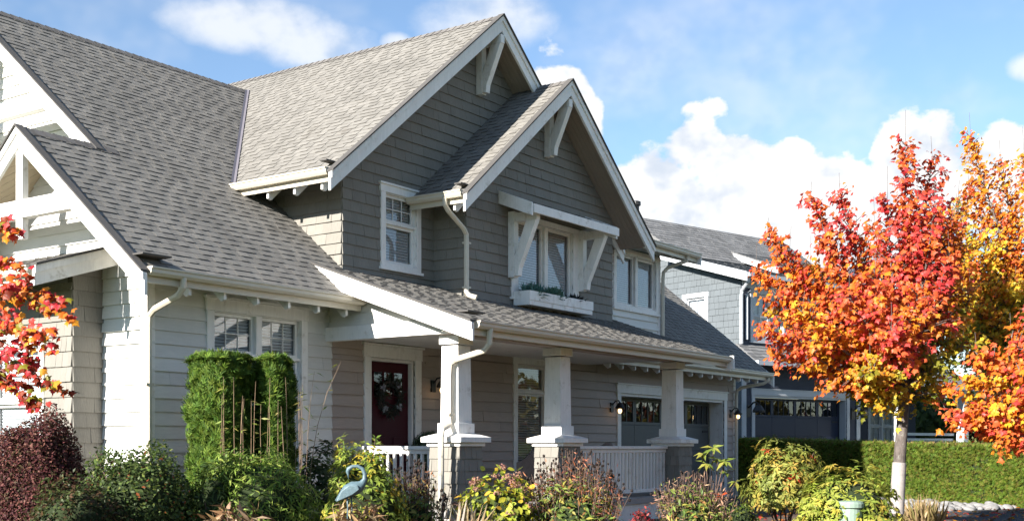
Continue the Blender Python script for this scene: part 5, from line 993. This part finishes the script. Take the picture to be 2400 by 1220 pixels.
# ------------------------------------------------------------ rocks, fallen leaves, background
import bmesh
RM = []
for i in range(7):
    bm = bmesh.new(); bmesh.ops.create_icosphere(bm, subdivisions=2, radius=1); sx = Vector((rnd.uniform(.8, 1.3), rnd.uniform(.7, 1.1), rnd.uniform(.45, .7))); ph = rnd.random() * 9
    for v in bm.verts: f = 1 + .14 * math.sin(v.co.x * 2.6 + ph) * math.cos(v.co.y * 2.2 + ph) + .06 * math.sin(v.co.z * 5 + ph); v.co = Vector((v.co.x * sx.x, v.co.y * sx.y, v.co.z * sx.z)) * f
    me = bpy.data.meshes.new('river_rock'); bm.to_mesh(me); bm.free(); me.polygons.foreach_set('use_smooth', [True] * len(me.polygons)); me.attributes.new('tone', 'FLOAT', 'FACE').data.foreach_set('value', [1.0] * len(me.polygons)); me.materials.append(MATS['rock']); RM.append(me)
placed = []
for i in range(2600):
    s = rnd.uniform(.38, .86); off = .12 + abs(rnd.gauss(0, 1)) * 1.1; q = P1 + hd * (HL * s) + hn * off; r0 = rnd.uniform(.07, .15)
    if off > 3.4 or any((q.x - a) ** 2 + (q.y - b) ** 2 < ((r0 + c_) * .9) ** 2 for a, b, c_ in placed): continue
    placed.append((q.x, q.y, r0)); o = bpy.data.objects.new('river_rock', rnd.choice(RM)); COL.objects.link(o); o.location = (q.x, q.y, ground_z(q.x, q.y) + r0 * .32); o.scale = (r0, r0, r0); o.rotation_euler = (rnd.uniform(-.2, .2), rnd.uniform(-.2, .2), rnd.uniform(0, 6.28)); tag(o, 'smooth pale river rock in the strip along the hedge foot', 'rock', 'river rocks along the hedge foot')
    if len(placed) > 270: break
n = 2600; us = rng.uniform(900, 2400, n); dd = rng.uniform(17, 30, n); p = np.array([tuple(at(a, b)) for a, b in zip(us, dd)]); keep = ~((p[:, 1] > 9.9) & (p[:, 0] < 28.3)); p = p[keep]; n = len(p); p[:, 2] += .03 + .02 * rng.random(n)
o = leaves('fallen_leaves', None, 'maple', p, UP + rng.normal(size=(n, 3)) * .35, rv(n), rng.uniform(.06, .11, n), pal(n, [RED, ORA, AMB, (.18, .09, .04), (.28, .16, .07)]), 'leaf_maple')
def bgtree(u, d, rx, tv, lab, cols, group=None, seed=0.0):
    c = at(u, d); zt = EYE + d * (1045 - tv) / FPX; h = zt - c.z; t = empty('background_tree', c, lab, 'tree'); m = MB(); m.tube([c - Vector((0, 0, .1)), c + Vector((.05, .05, h * .45)), c + Vector((0, 0, h * .8))], [.2, .13, .04], 8); m.build('trunk', 'bark', t, smooth=True)
    n = 9000; cen = np.array(c) + np.array((0, 0, h * .55)); k = 26; ck = cen + rv(k) * np.array((rx, rx, h * .40)) * rng.uniform(.3, .85, (k, 1)); i = rng.integers(0, k, n); p = ck[i] + rv(n) * (rx * .36) * rng.uniform(.5, 1.0, (n, 1)); leaves('crown', t, 'small', p, p - cen + rv(n) * 1.0, rv(n), rng.uniform(.16, .32, n), pal(n, cols))
GB = [(.05, .085, .022), (.035, .06, .018), (.08, .11, .03)]
bgtree(2185, 52, 2.6, 905, 'green leafy tree seen through the neighbour porch', GB); bgtree(2330, 50, 2.8, 860, 'dark green tree behind the far end of the hedge', [(.02, .035, .015), (.03, .045, .02)]); bgtree(2440, 47, 2.6, 820, 'olive tree at the far end behind the low maple', [(.08, .09, .025), (.05, .06, .02)])
c = at(2330, 32); shrub('garden_shrub', 'mixed low shrub showing over the far end of the hedge', 2290, 30.5, 46, 1010, 'small', .10, 900, [(.10, .13, .03), (.16, .17, .04), (.07, .09, .03)], None, 0, 'core', .0, 8.0); shrub('garden_shrub', 'purplish low shrub showing over the hedge beside the neighbour porch', 2375, 28.5, 40, 1015, 'small', .09, 800, [(.10, .06, .05), (.12, .10, .04), (.07, .05, .04)], None, 0, 'core', .0, 8.6)
n = 9000; us = rng.uniform(1850, 2900, n); dd = rng.uniform(75, 95, n); p = np.array([tuple(at(a, b)) for a, b in zip(us, dd)]); p[:, 2] += rng.uniform(0, 1, n) * (3.2 + 1.2 * np.sin(us * .03) + .6 * np.sin(us * .11)); leaves('distant_woods', None, 'small', p, rv(n) + np.array((-.5, -.4, .4)), rv(n), rng.uniform(.5, 1.0, n), pal(n, [(.03, .05, .02), (.05, .065, .022), (.07, .06, .02)]))
# the wooded far side of the street, unseen behind the viewer: mirrored in the panes, height set to cut low sky fill
n = 26000; k = 110; ck = np.stack([rng.uniform(-12, 130, k), rng.uniform(-18, -13, k), rng.uniform(1.0, 4.6, k)], 1); ck[:, 2] = np.where(ck[:, 0] > 36, ck[:, 2] * .95, ck[:, 2]); i = rng.integers(0, k, n); p = ck[i] + rv(n) * 2.8 * rng.uniform(.4, 1, (n, 1)); p[:, 2] = np.maximum(p[:, 2], .4)
o = leaves('street_trees', None, 'small', p, rv(n), rv(n), rng.uniform(.5, .9, n), np.array([(.04, .06, .02), (.16, .13, .02), (.12, .035, .015)])[np.minimum(2, (i % 5) // 2)] * (1 + .3 * rng.uniform(-1, 1, (n, 1))))
